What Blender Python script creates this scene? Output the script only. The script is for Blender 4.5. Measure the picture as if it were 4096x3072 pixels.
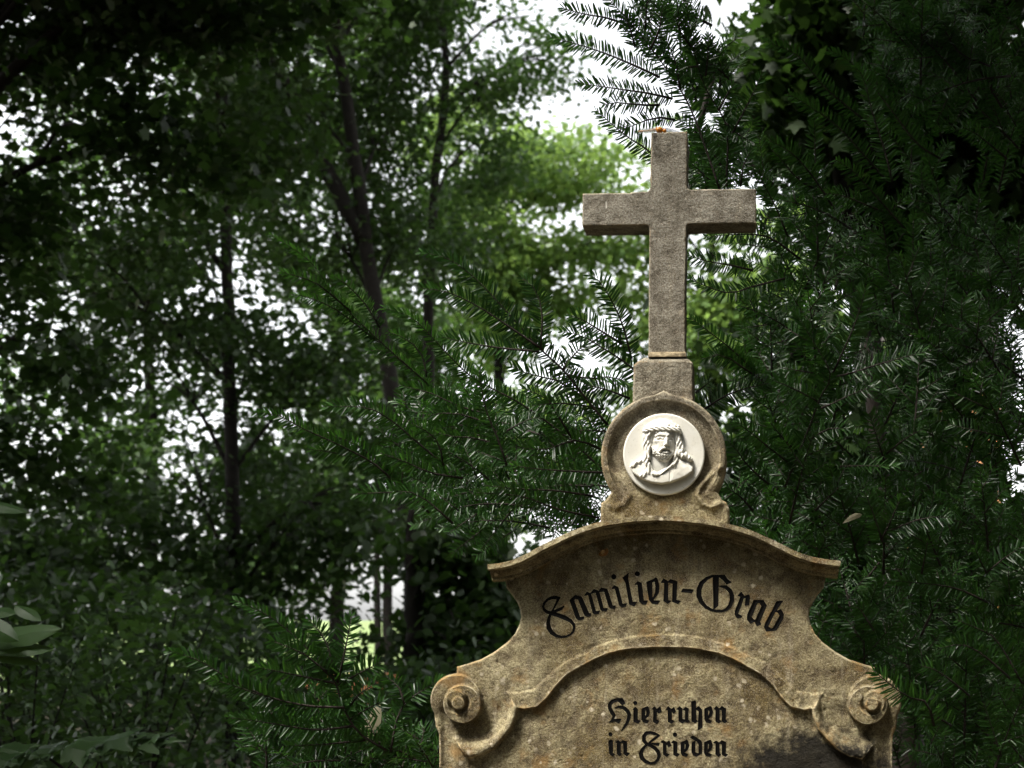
import bpy, math, random
import numpy as np

# ------------------------------------------------------------------ camera, sky, sun, exposure
for o in list(bpy.data.objects):
    bpy.data.objects.remove(o)
sc = bpy.context.scene
COL = sc.collection
FPX = 5919.0            # focal length in photo pixels (25 mm on a 17.3 mm sensor)
PX0, PY0 = 2700.0, 2473.0   # principal point (lens shifted up and to the left)
CAMZ = 1.5
DST = 3.5               # distance to the face of the gravestone
S = DST / FPX           # metres per photo pixel at the stone
R = math.radians

cd = bpy.data.cameras.new('camera')
cam = bpy.data.objects.new('camera', cd)
COL.objects.link(cam)
cam.location = (0, 0, CAMZ)
cam.rotation_euler = (R(90), 0, 0)
cd.sensor_width = 17.3
cd.lens = 25.0
cd.shift_x = -(PX0 - 2048) / 4096
cd.shift_y = (PY0 - 1536) / 4096
cd.clip_start = 0.05
cd.clip_end = 2000
cd.dof.use_dof = True
cd.dof.focus_distance = 3.55
cd.dof.aperture_fstop = 2.7
sc.camera = cam

SUN_EL, SUN_AZ = 60.0, 233.0     # azimuth measured from +Y, clockwise: high on the left, a little behind the camera
w = bpy.data.worlds.new('World')
sc.world = w
w.use_nodes = True
nt = w.node_tree
nt.nodes.clear()
sky = nt.nodes.new('ShaderNodeTexSky')
sky.sky_type = 'NISHITA'
sky.sun_disc = False
sky.sun_elevation = R(SUN_EL)
sky.sun_rotation = R(SUN_AZ)
sky.air_density = 1.0
sky.dust_density = 2.0
sky.ozone_density = 1.0
hs = nt.nodes.new('ShaderNodeHueSaturation')
hs.inputs['Saturation'].default_value = 0.12
bg = nt.nodes.new('ShaderNodeBackground')
bg.inputs['Strength'].default_value = 0.15
wo = nt.nodes.new('ShaderNodeOutputWorld')
nt.links.new(sky.outputs[0], hs.inputs['Color'])
nt.links.new(hs.outputs[0], bg.inputs['Color'])
nt.links.new(bg.outputs[0], wo.inputs['Surface'])

sl = bpy.data.lights.new('sun', 'SUN')
sl.energy = 2.8
sl.angle = R(15)
sl.color = (1.0, 0.95, 0.86)
sun = bpy.data.objects.new('sun', sl)
COL.objects.link(sun)
az = R(SUN_AZ)
sdir = (math.sin(az) * math.cos(R(SUN_EL)), math.cos(az) * math.cos(R(SUN_EL)), math.sin(R(SUN_EL)))
from mathutils import Vector, Matrix
sun.rotation_euler = Vector(sdir).to_track_quat('Z', 'Y').to_euler()
sun.location = (-6, -2, 12)

sc.view_settings.view_transform = 'Standard'
sc.view_settings.look = 'None'
sc.view_settings.exposure = 1.62
sc.view_settings.gamma = 1.0
sc.cycles.max_bounces = 3
sc.cycles.diffuse_bounces = 1
sc.cycles.glossy_bounces = 1
sc.cycles.transmission_bounces = 2
sc.cycles.transparent_max_bounces = 6
sc.cycles.adaptive_threshold = 0.03

# ------------------------------------------------------------------ helpers
rng = np.random.default_rng(11)
random.seed(5)


def P(px, py, d):
    """photo pixel + distance along the view axis -> world point"""
    return np.array(((px - PX0) * d / FPX, d, CAMZ + (PY0 - py) * d / FPX))


def tag(o, label=None, cat=None, group=None, kind=None):
    if label: o['label'] = label
    if cat: o['category'] = cat
    if group: o['group'] = group
    if kind: o['kind'] = kind
    return o


def empty(name, loc=(0, 0, 0), rz=0.0):
    o = bpy.data.objects.new(name, None)
    o.empty_display_size = 0.1
    o.location = loc
    o.rotation_euler = (0, 0, rz)
    COL.objects.link(o)
    return o


def mk(name, V, F, mat, parent=None, smooth=True, attr=None):
    V = np.asarray(V, dtype=np.float32).reshape(-1, 3)
    me = bpy.data.meshes.new(name)
    me.vertices.add(len(V))
    me.vertices.foreach_set('co', V.ravel())
    if isinstance(F, np.ndarray):
        m, k = F.shape
        idx = F.ravel().astype(np.int32)
        starts = np.arange(m, dtype=np.int32) * k
    else:
        m = len(F)
        lens = np.fromiter((len(f) for f in F), dtype=np.int32, count=m)
        idx = np.fromiter((i for f in F for i in f), dtype=np.int32, count=int(lens.sum()))
        starts = np.zeros(m, dtype=np.int32)
        starts[1:] = np.cumsum(lens)[:-1]
    me.loops.add(len(idx))
    me.polygons.add(m)
    me.polygons.foreach_set('loop_start', starts)
    me.loops.foreach_set('vertex_index', idx)
    me.update(calc_edges=True)
    me.validate()
    if smooth:
        me.polygons.foreach_set('use_smooth', np.ones(len(me.polygons), dtype=bool))
    if attr is not None:
        for an, av in attr.items():
            a = me.attributes.new(an, 'FLOAT', 'POINT')
            a.data.foreach_set('value', np.asarray(av, dtype=np.float32))
    if mat is not None:
        me.materials.append(mat)
    o = bpy.data.objects.new(name, me)
    COL.objects.link(o)
    if parent is not None:
        o.parent = parent
    return o


class MB:
    def __init__(s):
        s.v = []; s.f = []; s.n = 0

    def add(s, V, F):
        V = np.asarray(V, float).reshape(-1, 3)
        s.v.append(V)
        s.f.extend([tuple(int(i) + s.n for i in f) for f in F])
        s.n += len(V)

    def tube(s, pts, rad, n=8, cap=True, squash=1.0):
        pts = np.asarray(pts, float)
        rad = np.broadcast_to(np.asarray(rad, float), (len(pts),))
        T = np.gradient(pts, axis=0)
        T /= np.linalg.norm(T, axis=1)[:, None] + 1e-9
        ref = np.array((0, 0, 1.0)) if abs(T[0][2]) < 0.9 else np.array((1.0, 0, 0))
        A = np.cross(T, ref); A /= np.linalg.norm(A, axis=1)[:, None] + 1e-9
        B = np.cross(T, A)
        th = np.arange(n) * 2 * math.pi / n
        V = pts[:, None, :] + rad[:, None, None] * (np.cos(th)[None, :, None] * A[:, None, :] + squash * np.sin(th)[None, :, None] * B[:, None, :])
        F = []
        for i in range(len(pts) - 1):
            for j in range(n):
                F.append((i * n + j, i * n + (j + 1) % n, (i + 1) * n + (j + 1) % n, (i + 1) * n + j))
        if cap:
            F.append(tuple(range(n))[::-1])
            F.append(tuple((len(pts) - 1) * n + j for j in range(n)))
        s.add(V.reshape(-1, 3), F)

    def box(s, x0, x1, y0, y1, z0, z1):
        V = [(x0, y0, z0), (x1, y0, z0), (x1, y1, z0), (x0, y1, z0), (x0, y0, z1), (x1, y0, z1), (x1, y1, z1), (x0, y1, z1)]
        s.add(V, [(0, 3, 2, 1), (4, 5, 6, 7), (0, 1, 5, 4), (1, 2, 6, 5), (2, 3, 7, 6), (3, 0, 4, 7)])

    def ball(s, c, r, nu=12, nv=8):
        c = np.asarray(c, float); r = np.broadcast_to(np.asarray(r, float), (3,))
        V = [c + r * (0, 0, 1)]
        for i in range(1, nv):
            a = math.pi * i / nv
            for j in range(nu):
                b = 2 * math.pi * j / nu
                V.append(c + r * (math.sin(a) * math.cos(b), math.sin(a) * math.sin(b), math.cos(a)))
        V.append(c - r * (0, 0, 1))
        F = [(0, 1 + j, 1 + (j + 1) % nu) for j in range(nu)]
        for i in range(nv - 2):
            for j in range(nu):
                F.append((1 + i * nu + j, 1 + (i + 1) * nu + j, 1 + (i + 1) * nu + (j + 1) % nu, 1 + i * nu + (j + 1) % nu))
        L = len(V) - 1
        F += [(L, 1 + (nv - 2) * nu + (j + 1) % nu, 1 + (nv - 2) * nu + j) for j in range(nu)]
        s.add(V, F)

    def build(s, name, mat, parent=None, smooth=True):
        return mk(name, np.concatenate(s.v), s.f, mat, parent, smooth)


def spline(pts, n):
    """Catmull-Rom through pts, n samples"""
    p = np.asarray(pts, float)
    q = np.vstack([2 * p[0] - p[1], p, 2 * p[-1] - p[-2]])
    seg = np.linalg.norm(np.diff(p, axis=0), axis=1)
    cum = np.concatenate([[0], np.cumsum(seg)])
    t = np.linspace(0, cum[-1], n)
    i = np.clip(np.searchsorted(cum, t, side='right') - 1, 0, len(seg) - 1)
    u = ((t - cum[i]) / seg[i])[:, None]
    a, b, c, d = q[i], q[i + 1], q[i + 2], q[i + 3]
    return 0.5 * (2 * b + (c - a) * u + (2 * a - 5 * b + 4 * c - d) * u ** 2 + (3 * b - a - 3 * c + d) * u ** 3)


def vnoise(X, Z, scale, seed=0, octaves=3):
    """smooth value noise in [-1, 1] on arrays"""
    r = np.random.default_rng(seed)
    out = np.zeros_like(X, dtype=float); amp = 1.0; tot = 0
    for o in range(octaves):
        tab = r.uniform(-1, 1, (64, 64))
        x = X / scale * (2 ** o) + 1000; z = Z / scale * (2 ** o) + 1000
        xi = np.floor(x).astype(int); zi = np.floor(z).astype(int)
        fx = x - xi; fz = z - zi
        fx = fx * fx * (3 - 2 * fx); fz = fz * fz * (3 - 2 * fz)
        g = lambda a, b: tab[a % 64, b % 64]
        v = (g(xi, zi) * (1 - fx) + g(xi + 1, zi) * fx) * (1 - fz) + (g(xi, zi + 1) * (1 - fx) + g(xi + 1, zi + 1) * fx) * fz
        out += amp * v; tot += amp; amp *= 0.5
    return out / tot


def dseg(X, Y, pts, closed=False):
    p = np.asarray(pts, float)
    D = np.full(X.shape, 1e9)
    n = len(p)
    for i in range(n if closed else n - 1):
        a = p[i]; b = p[(i + 1) % n]
        ab = b - a
        t = np.clip(((X - a[0]) * ab[0] + (Y - a[1]) * ab[1]) / (ab @ ab + 1e-12), 0, 1)
        D = np.minimum(D, (X - a[0] - t * ab[0]) ** 2 + (Y - a[1] - t * ab[1]) ** 2)
    return np.sqrt(D)


def sdpoly(X, Y, pts):
    """signed distance to a polygon, negative inside"""
    p = np.asarray(pts, float)
    ins = np.zeros(X.shape, bool)
    n = len(p)
    for i in range(n):
        x0, y0 = p[i]; x1, y1 = p[(i + 1) % n]
        if y0 == y1: continue
        c = ((y0 > Y) != (y1 > Y)) & (X < (x1 - x0) * (Y - y0) / (y1 - y0) + x0)
        ins ^= c
    D = dseg(X, Y, p, True)
    return np.where(ins, -D, D)


def sdcaps(X, Y, pts):
    """signed distance to a stroke of varying half width: pts = (x, y, r)"""
    D = np.full(X.shape, 1e9)
    for (ax, ay, ar), (bx, by, br) in zip(pts[:-1], pts[1:]):
        t = np.clip(((X - ax) * (bx - ax) + (Y - ay) * (by - ay)) / ((bx - ax) ** 2 + (by - ay) ** 2 + 1e-9), 0, 1)
        D = np.minimum(D, np.hypot(X - ax - t * (bx - ax), Y - ay - t * (by - ay)) - (ar + t * (br - ar)))
    return D


def sstep(a, b, x):
    t = np.clip((x - a) / (b - a), 0, 1)
    return t * t * (3 - 2 * t)


AX = 2657.0     # axis of the gravestone in photo pixels


def relief(name, u0, u1, v0, v1, cell, sd, hf, back, mat, parent, wall=True):
    """carved face: pixels (u right, v down) -> stone-local metres; hf = height in pixels towards the viewer.
    The face is clipped to sd < 0, walled to depth `back` metres behind and closed."""
    U, Vv = np.meshgrid(np.arange(u0, u1 + cell, cell), np.arange(v0, v1 + cell, cell))
    D = sd(U, Vv)
    H = hf(U, Vv, D)
    nr, nc = U.shape
    verts = np.stack([(U - AX) * S, -H * S, CAMZ + (PY0 - Vv) * S], -1).reshape(-1, 3)
    Df = D.ravel()
    ins = (Df < 0).reshape(nr, nc)
    cnt = ins[:-1, :-1].astype(int) + ins[:-1, 1:] + ins[1:, 1:] + ins[1:, :-1]
    ii, jj = np.where(cnt == 4)
    a = ii * nc + jj
    faces = [tuple(f) for f in np.stack([a, a + nc, a + nc + 1, a + 1], 1).tolist()]
    extra = []; cache = {}; segs = []
    base = len(verts)

    def ev(p, q):
        k = (p, q) if p < q else (q, p)
        if k not in cache:
            t = Df[k[0]] / (Df[k[0]] - Df[k[1]])
            extra.append(verts[k[0]] * (1 - t) + verts[k[1]] * t)
            cache[k] = base + len(extra) - 1
        return cache[k]
    ii, jj = np.where((cnt > 0) & (cnt < 4))
    for i, j in zip(ii.tolist(), jj.tolist()):
        c = (i * nc + j, (i + 1) * nc + j, (i + 1) * nc + j + 1, i * nc + j + 1)
        poly = []; cut = []
        for k in range(4):
            p, q = c[k], c[(k + 1) % 4]
            if Df[p] < 0: poly.append(p)
            if (Df[p] < 0) != (Df[q] < 0):
                e = ev(p, q); poly.append(e); cut.append((e, Df[p] < 0))
        if len(poly) >= 3: faces.append(tuple(poly))
        if len(cut) == 2:
            x, y = cut
            segs.append((x[0], y[0]) if x[1] else (y[0], x[0]))
    V = np.vstack([verts, np.array(extra).reshape(-1, 3)])
    if wall:
        ids = sorted(set(i for sg in segs for i in sg))
        nb = {}; add = []
        for k, i in enumerate(ids):
            nb[i] = len(V) + k
            add.append((V[i][0], back, V[i][2]))
        V = np.vstack([V, np.array(add)])
        for x, y in segs:
            faces.append((y, x, nb[x], nb[y]))
        nxt = dict(segs); seen = set()
        for st in list(nxt):
            if st in seen: continue
            loop = []; k = st
            while k in nxt and k not in seen:
                seen.add(k); loop.append(nb[k]); k = nxt[k]
            if len(loop) > 2: faces.append(tuple(loop))
    used = np.zeros(len(V), bool)
    for f in faces:
        for i in f: used[i] = True
    remap = np.cumsum(used) - 1
    V = V[used]
    faces = [tuple(int(remap[i]) for i in f) for f in faces]
    return mk(name, V, faces, mat, parent, True)


# ------------------------------------------------------------------ materials
def newmat(name):
    m = bpy.data.materials.new(name)
    m.use_nodes = True
    t = m.node_tree
    t.nodes.clear()
    out = t.nodes.new('ShaderNodeOutputMaterial')
    b = t.nodes.new('ShaderNodeBsdfPrincipled')
    t.links.new(b.outputs[0], out.inputs['Surface'])
    return m, t, b, out


def N(t, typ, **kw):
    n = t.nodes.new(typ)
    for k, v in kw.items():
        if k in n.inputs.keys() if hasattr(n.inputs, 'keys') else False:
            n.inputs[k].default_value = v
        else:
            setattr(n, k, v)
    return n


def noise(t, vec, scale, detail=4, rough=0.6):
    n = t.nodes.new('ShaderNodeTexNoise')
    n.inputs['Scale'].default_value = scale
    n.inputs['Detail'].default_value = detail
    n.inputs['Roughness'].default_value = rough
    t.links.new(vec, n.inputs['Vector'])
    return n.outputs['Fac']


def ramp(t, fac, stops):
    n = t.nodes.new('ShaderNodeValToRGB')
    e = n.color_ramp.elements
    while len(e) < len(stops): e.new(0.5)
    for k, (p, c) in enumerate(stops):
        e[k].position = p
        e[k].color = (c, c, c, 1) if isinstance(c, (int, float)) else (*c, 1)
    t.links.new(fac, n.inputs['Fac'])
    return n.outputs['Color']


def mixc(t, fac, a, b, mode='MIX'):
    n = t.nodes.new('ShaderNodeMix')
    n.data_type = 'RGBA'
    n.blend_type = mode
    for ix, v in ((0, fac), (6, a), (7, b)):
        if isinstance(v, bpy.types.NodeSocket): t.links.new(v, n.inputs[ix])
        elif isinstance(v, (int, float)): n.inputs[ix].default_value = v if ix == 0 else (v, v, v, 1)
        else: n.inputs[ix].default_value = (*v, 1)
    return n.outputs[2]


def math_(t, op, a, b=None):
    n = t.nodes.new('ShaderNodeMath')
    n.operation = op
    for k, v in enumerate((a, b)):
        if v is None: continue
        if isinstance(v, bpy.types.NodeSocket): t.links.new(v, n.inputs[k])
        else: n.inputs[k].default_value = v
    return n.outputs[0]


def bump(t, b, h, strength, dist):
    n = t.nodes.new('ShaderNodeBump')
    n.inputs['Strength'].default_value = strength
    n.inputs['Distance'].default_value = dist
    t.links.new(h, n.inputs['Height'])
    t.links.new(n.outputs[0], b.inputs['Normal'])


def stone_mat():
    m, t, b, out = newmat('weathered_sandstone')
    tc = t.nodes.new('ShaderNodeTexCoord')
    v = tc.outputs['Object']
    sep = t.nodes.new('ShaderNodeSeparateXYZ')
    t.links.new(v, sep.inputs[0])
    z = sep.outputs['Z']; x = sep.outputs['X']
    low = math_(t, 'SMOOTH_MIN', 1.0, 0) if False else ramp(t, math_(t, 'MULTIPLY', math_(t, 'SUBTRACT', z, 1.1), 1 / 1.5), [(0.0, 0.0), (0.46, 0.0), (0.62, 0.75), (0.8, 1.0)])
    big = noise(t, v, 7, 5, 0.62)
    mid = noise(t, v, 26, 5, 0.65)
    fine = noise(t, v, 230, 3, 0.75)
    grit = noise(t, v, 640, 2, 0.7)
    # warm ochre stone below, greyer stone on the cross
    warm = mixc(t, ramp(t, big, [(0.38, 0.0), (0.62, 1.0)]), (0.155, 0.112, 0.036), (0.47, 0.415, 0.245))
    grey = mixc(t, ramp(t, big, [(0.3, 0.0), (0.7, 1.0)]), (0.20, 0.185, 0.15), (0.43, 0.41, 0.35))
    c = mixc(t, low, warm, grey)
    # brown weather stains
    st = ramp(t, mid, [(0.38, 1.0), (0.55, 0.0)])
    c = mixc(t, math_(t, 'MULTIPLY', st, 0.8), c, mixc(t, low, (0.075, 0.046, 0.016), (0.115, 0.098, 0.075)))
    # dark biofilm, strongest in broad patches
    al = noise(t, v, 11, 6, 0.7)
    c = mixc(t, ramp(t, al, [(0.58, 0.0), (0.74, 0.62)]), c, (0.05, 0.042, 0.028))
    smp = t.nodes.new('ShaderNodeMapping'); smp.inputs['Scale'].default_value = (26, 26, 3.2)
    t.links.new(v, smp.inputs['Vector'])
    stk = noise(t, smp.outputs[0], 1.0, 5, 0.65)
    c = mixc(t, ramp(t, stk, [(0.54, 0.0), (0.72, 0.6)]), c, (0.055, 0.045, 0.024))
    c = mixc(t, ramp(t, stk, [(0.28, 0.45), (0.42, 0.0)]), c, (0.52, 0.47, 0.36))
    # black patch with a noisy edge at the foot of the right-hand panel
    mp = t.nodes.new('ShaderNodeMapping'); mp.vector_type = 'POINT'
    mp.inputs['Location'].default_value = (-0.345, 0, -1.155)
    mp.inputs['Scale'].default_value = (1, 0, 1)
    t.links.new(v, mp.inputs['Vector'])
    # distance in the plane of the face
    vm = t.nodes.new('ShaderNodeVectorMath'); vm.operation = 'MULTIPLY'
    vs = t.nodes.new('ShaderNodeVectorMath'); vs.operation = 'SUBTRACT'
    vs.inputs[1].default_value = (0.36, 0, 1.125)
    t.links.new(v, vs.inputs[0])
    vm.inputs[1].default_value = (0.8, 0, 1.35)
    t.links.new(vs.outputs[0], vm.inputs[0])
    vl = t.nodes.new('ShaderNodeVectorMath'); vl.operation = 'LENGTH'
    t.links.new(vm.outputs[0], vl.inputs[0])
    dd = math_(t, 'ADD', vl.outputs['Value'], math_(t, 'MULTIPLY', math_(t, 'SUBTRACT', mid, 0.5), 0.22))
    # grain
    c = mixc(t, ramp(t, fine, [(0.42, 0.75), (0.58, 0.0)]), c, mixc(t, 1.0, c, (0.30, 0.24, 0.17), 'MULTIPLY'))
    c = mixc(t, ramp(t, grit, [(0.5, 0.0), (0.66, 0.5)]), c, (0.56, 0.49, 0.37))
    # orange lichen
    ol = noise(t, v, 15, 4, 0.6)
    c = mixc(t, math_(t, 'MULTIPLY', ramp(t, ol, [(0.56, 0.0), (0.70, 0.6)]), math_(t, 'SUBTRACT', 1.0, low)), c, (0.30, 0.165, 0.05))
    # pale crusty lichen spots
    vo = t.nodes.new('ShaderNodeTexVoronoi')
    vo.inputs['Scale'].default_value = 42
    vo.inputs['Randomness'].default_value = 1.0
    wv = t.nodes.new('ShaderNodeVectorMath'); wv.operation = 'ADD'
    nz = t.nodes.new('ShaderNodeTexNoise'); nz.inputs['Scale'].default_value = 60
    t.links.new(v, nz.inputs['Vector'])
    sc_ = t.nodes.new('ShaderNodeVectorMath'); sc_.operation = 'SCALE'; sc_.inputs['Scale'].default_value = 0.014
    t.links.new(nz.outputs['Color'], sc_.inputs[0])
    t.links.new(v, wv.inputs[0]); t.links.new(sc_.outputs[0], wv.inputs[1])
    t.links.new(wv.outputs[0], vo.inputs['Vector'])
    spot = ramp(t, vo.outputs['Distance'], [(0.16, 1.0), (0.27, 0.0)])
    gate = ramp(t, noise(t, v, 9, 3), [(0.5, 0.0), (0.6, 1.0)])
    spot = math_(t, 'MULTIPLY', math_(t, 'MULTIPLY', spot, gate), math_(t, 'SUBTRACT', 1.0, math_(t, 'MULTIPLY', low, 0.75)))
    c = mixc(t, math_(t, 'MULTIPLY', spot, 0.75), c, (0.62, 0.54, 0.4))
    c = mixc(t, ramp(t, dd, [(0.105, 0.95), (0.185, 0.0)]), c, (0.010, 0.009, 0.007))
    # pale scratch on the left arm of the cross
    vq = t.nodes.new('ShaderNodeVectorMath'); vq.operation = 'SUBTRACT'; vq.inputs[1].default_value = (-0.140, 0, 2.4856)
    t.links.new(v, vq.inputs[0])
    vw = t.nodes.new('ShaderNodeVectorMath'); vw.operation = 'MULTIPLY'; vw.inputs[1].default_value = (1 / 0.0028, 0, 1 / 0.0105)
    t.links.new(vq.outputs[0], vw.inputs[0])
    vz = t.nodes.new('ShaderNodeVectorMath'); vz.operation = 'LENGTH'
    t.links.new(vw.outputs[0], vz.inputs[0])
    c = mixc(t, ramp(t, vz.outputs['Value'], [(0.6, 0.8), (1.0, 0.0)]), c, (0.68, 0.64, 0.56))
    ge = t.nodes.new('ShaderNodeNewGeometry')
    crust = math_(t, 'MULTIPLY', ramp(t, ge.outputs['Pointiness'], [(0.515, 0.0), (0.56, 1.0)]), ramp(t, mid, [(0.36, 0.0), (0.52, 0.85)]))
    c = mixc(t, crust, c, mixc(t, ramp(t, ol, [(0.45, 0.0), (0.6, 1.0)]), (0.62, 0.55, 0.38), (0.42, 0.27, 0.11)))
    t.links.new(c, b.inputs['Base Color'])
    b.inputs['Roughness'].default_value = 0.9
    b.inputs['Specular IOR Level'].default_value = 0.25
    hgt = math_(t, 'ADD', math_(t, 'MULTIPLY', fine, 0.6), math_(t, 'ADD', math_(t, 'MULTIPLY', mid, 1.6), math_(t, 'MULTIPLY', grit, 0.25)))
    bump(t, b, hgt, 1.0, 0.0045)
    return m


def plain(name, col, rough=0.6, var=0.3, scale=30, spec=0.4, bs=0.0, bd=0.002):
    m, t, b, out = newmat(name)
    tc = t.nodes.new('ShaderNodeTexCoord')
    f = noise(t, tc.outputs['Object'], scale, 5, 0.6)
    lo = tuple(c * (1 - var) for c in col); hi = tuple(min(1, c * (1 + var)) for c in col)
    t.links.new(mixc(t, ramp(t, f, [(0.3, 0.0), (0.7, 1.0)]), lo, hi), b.inputs['Base Color'])
    b.inputs['Roughness'].default_value = rough
    b.inputs['Specular IOR Level'].default_value = spec
    if bs: bump(t, b, f, bs, bd)
    return m


def leafmat(name, c0, c1, trans=0.35, rough=0.42, spec=0.5, tcol=None):
    """leaf: glossy diffuse blade that also lets light through; 'rnd' varies it leaf by leaf"""
    m, t, b, out = newmat(name)
    at = t.nodes.new('ShaderNodeAttribute'); at.attribute_name = 'rnd'
    col = mixc(t, at.outputs['Fac'], c0, c1)
    t.links.new(col, b.inputs['Base Color'])
    b.inputs['Roughness'].default_value = rough
    b.inputs['Specular IOR Level'].default_value = spec
    tr = t.nodes.new('ShaderNodeBsdfTranslucent')
    tc = tcol or tuple(min(1, 1.5 * k) for k in c1)
    t.links.new(mixc(t, at.outputs['Fac'], tuple(0.7 * k for k in tc), tc), tr.inputs['Color'])
    mx = t.nodes.new('ShaderNodeMixShader')
    mx.inputs[0].default_value = trans
    t.links.new(b.outputs[0], mx.inputs[1]); t.links.new(tr.outputs[0], mx.inputs[2])
    t.links.new(mx.outputs[0], out.inputs['Surface'])
    return m


M = {}
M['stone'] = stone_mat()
M['paint'] = plain('black_letter_paint', (0.004, 0.0035, 0.003), 0.6, 0.4, 90, 0.08, 0.3, 0.001)
def marble_mat():
    m, t, b, out = newmat('white_marble')
    tc = t.nodes.new('ShaderNodeTexCoord')
    v = tc.outputs['Object']
    c = mixc(t, ramp(t, noise(t, v, 30, 5), [(0.35, 0.0), (0.7, 1.0)]), (0.74, 0.71, 0.62), (0.8, 0.78, 0.71))
    sp = ramp(t, noise(t, v, 190, 3, 0.7), [(0.62, 0.0), (0.72, 0.6)])
    c = mixc(t, sp, c, (0.3, 0.26, 0.17))
    c = mixc(t, ramp(t, noise(t, v, 45, 5, 0.7), [(0.55, 0.0), (0.75, 0.45)]), c, (0.42, 0.38, 0.28))
    t.links.new(c, b.inputs['Base Color'])
    b.inputs['Roughness'].default_value = 0.55
    return m


M['marble'] = marble_mat()
M['yew'] = leafmat('yew_needle', (0.005, 0.017, 0.004), (0.032, 0.085, 0.017), 0.24, 0.34, 0.28, (0.08, 0.24, 0.025))
M['yewbark'] = plain('yew_twig_bark', (0.016, 0.010, 0.006), 0.8, 0.4, 60)
M['bark'] = plain('tree_bark', (0.012, 0.010, 0.008), 0.9, 0.4, 12, 0.2, 0.6, 0.02)
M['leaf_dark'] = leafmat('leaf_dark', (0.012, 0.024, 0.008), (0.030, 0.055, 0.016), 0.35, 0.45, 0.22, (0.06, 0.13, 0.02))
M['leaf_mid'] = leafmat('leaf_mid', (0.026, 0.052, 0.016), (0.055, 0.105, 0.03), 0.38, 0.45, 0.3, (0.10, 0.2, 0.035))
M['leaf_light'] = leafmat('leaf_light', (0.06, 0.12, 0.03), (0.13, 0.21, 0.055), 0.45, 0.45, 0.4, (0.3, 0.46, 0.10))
M['maple'] = leafmat('sapling_leaf', (0.016, 0.04, 0.010), (0.034, 0.072, 0.02), 0.3, 0.45, 0.25, (0.10, 0.18, 0.03))
M['dead'] = leafmat('dry_leaf', (0.17, 0.155, 0.10), (0.22, 0.2, 0.13), 0.35, 0.6, 0.3, (0.55, 0.48, 0.3))
M['fly'] = plain('dragonfly_amber', (0.48, 0.17, 0.015), 0.35, 0.35, 300, 0.5)
M['shell'] = plain('snail_shell', (0.30, 0.13, 0.025), 0.35, 0.5, 220, 0.5)
M['lip'] = plain('snail_shell_band', (0.7, 0.5, 0.22), 0.4, 0.2, 200)
M['brick'] = plain('far_brick', (0.5, 0.2, 0.085), 0.85, 0.25, 8)
M['plaster'] = plain('far_plaster', (0.62, 0.30, 0.13), 0.85, 0.15, 3)
M['roof'] = plain('far_roof', (0.035, 0.03, 0.028), 0.85, 0.3, 6)


def wing_mat():
    m, t, b, out = newmat('dragonfly_wing_film')
    b.inputs['Base Color'].default_value = (0.25, 0.25, 0.22, 1)
    b.inputs['Roughness'].default_value = 0.25
    tr = t.nodes.new('ShaderNodeBsdfTransparent')
    tc = t.nodes.new('ShaderNodeTexCoord')
    vo = t.nodes.new('ShaderNodeTexVoronoi'); vo.feature = 'DISTANCE_TO_EDGE'
    vo.inputs['Scale'].default_value = 420
    t.links.new(tc.outputs['Object'], vo.inputs['Vector'])
    f = ramp(t, vo.outputs['Distance'], [(0.03, 0.85), (0.10, 0.28)])
    mx = t.nodes.new('ShaderNodeMixShader')
    t.links.new(f, mx.inputs[0]); t.links.new(tr.outputs[0], mx.inputs[1]); t.links.new(b.outputs[0], mx.inputs[2])
    t.links.new(mx.outputs[0], out.inputs['Surface'])
    return m


M['wing'] = wing_mat()


def ground_mat():
    m, t, b, out = newmat('woodland_floor')
    tc = t.nodes.new('ShaderNodeTexCoord')
    v = tc.outputs['Object']
    sep = t.nodes.new('ShaderNodeSeparateXYZ'); t.links.new(v, sep.inputs[0])
    litter = mixc(t, ramp(t, noise(t, v, 3, 6), [(0.35, 0.0), (0.65, 1.0)]), (0.035, 0.026, 0.015), (0.075, 0.06, 0.03))
    grass = mixc(t, ramp(t, noise(t, v, 0.8, 6), [(0.3, 0.0), (0.7, 1.0)]), (0.10, 0.16, 0.04), (0.2, 0.26, 0.09))
    edge = math_(t, 'ADD', sep.outputs['Y'], math_(t, 'MULTIPLY', noise(t, v, 0.3, 3), 6))
    t.links.new(mixc(t, ramp(t, math_(t, 'MULTIPLY', edge, 1 / 60), [(0.52, 0.0), (0.58, 1.0)]), litter, grass), b.inputs['Base Color'])
    b.inputs['Roughness'].default_value = 0.95
    bump(t, b, noise(t, v, 14, 6), 0.8, 0.05)
    return m


# ------------------------------------------------------------------ ground
g = MB()
xs = np.concatenate([[-900, -300, -100, -50], np.linspace(-25, 25, 41), [50, 100, 300, 900]])
ys = np.concatenate([[-900, -200, -60], np.linspace(-20, 40, 49), [60, 90, 140, 300, 900]])
GX, GY = np.meshgrid(xs, ys)
near = np.exp(-((GX / 40) ** 2 + (GY / 60) ** 2))
GZ = 0.06 * vnoise(GX, GY, 5.0, 3) * near
nr, nc = GX.shape
fa = np.arange((nr - 1) * nc).reshape(nr - 1, nc)[:, :-1].ravel()
gm = mk('ground', np.stack([GX, GY, GZ], -1), np.stack([fa, fa + 1, fa + nc + 1, fa + nc], 1), ground_mat())
tag(gm, 'leaf-littered woodland floor running out to pale grass', None, None, 'structure')

# ------------------------------------------------------------------ gravestone
GROT = -R(2.6)
grave = empty('gravestone', ((AX - PX0) * S, DST, 0), GROT)
tag(grave, 'tall weathered sandstone grave monument with cross, white portrait medallion and black lettering', 'gravestone')


def fold(U):
    return AX - np.abs(U - AX)


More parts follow.
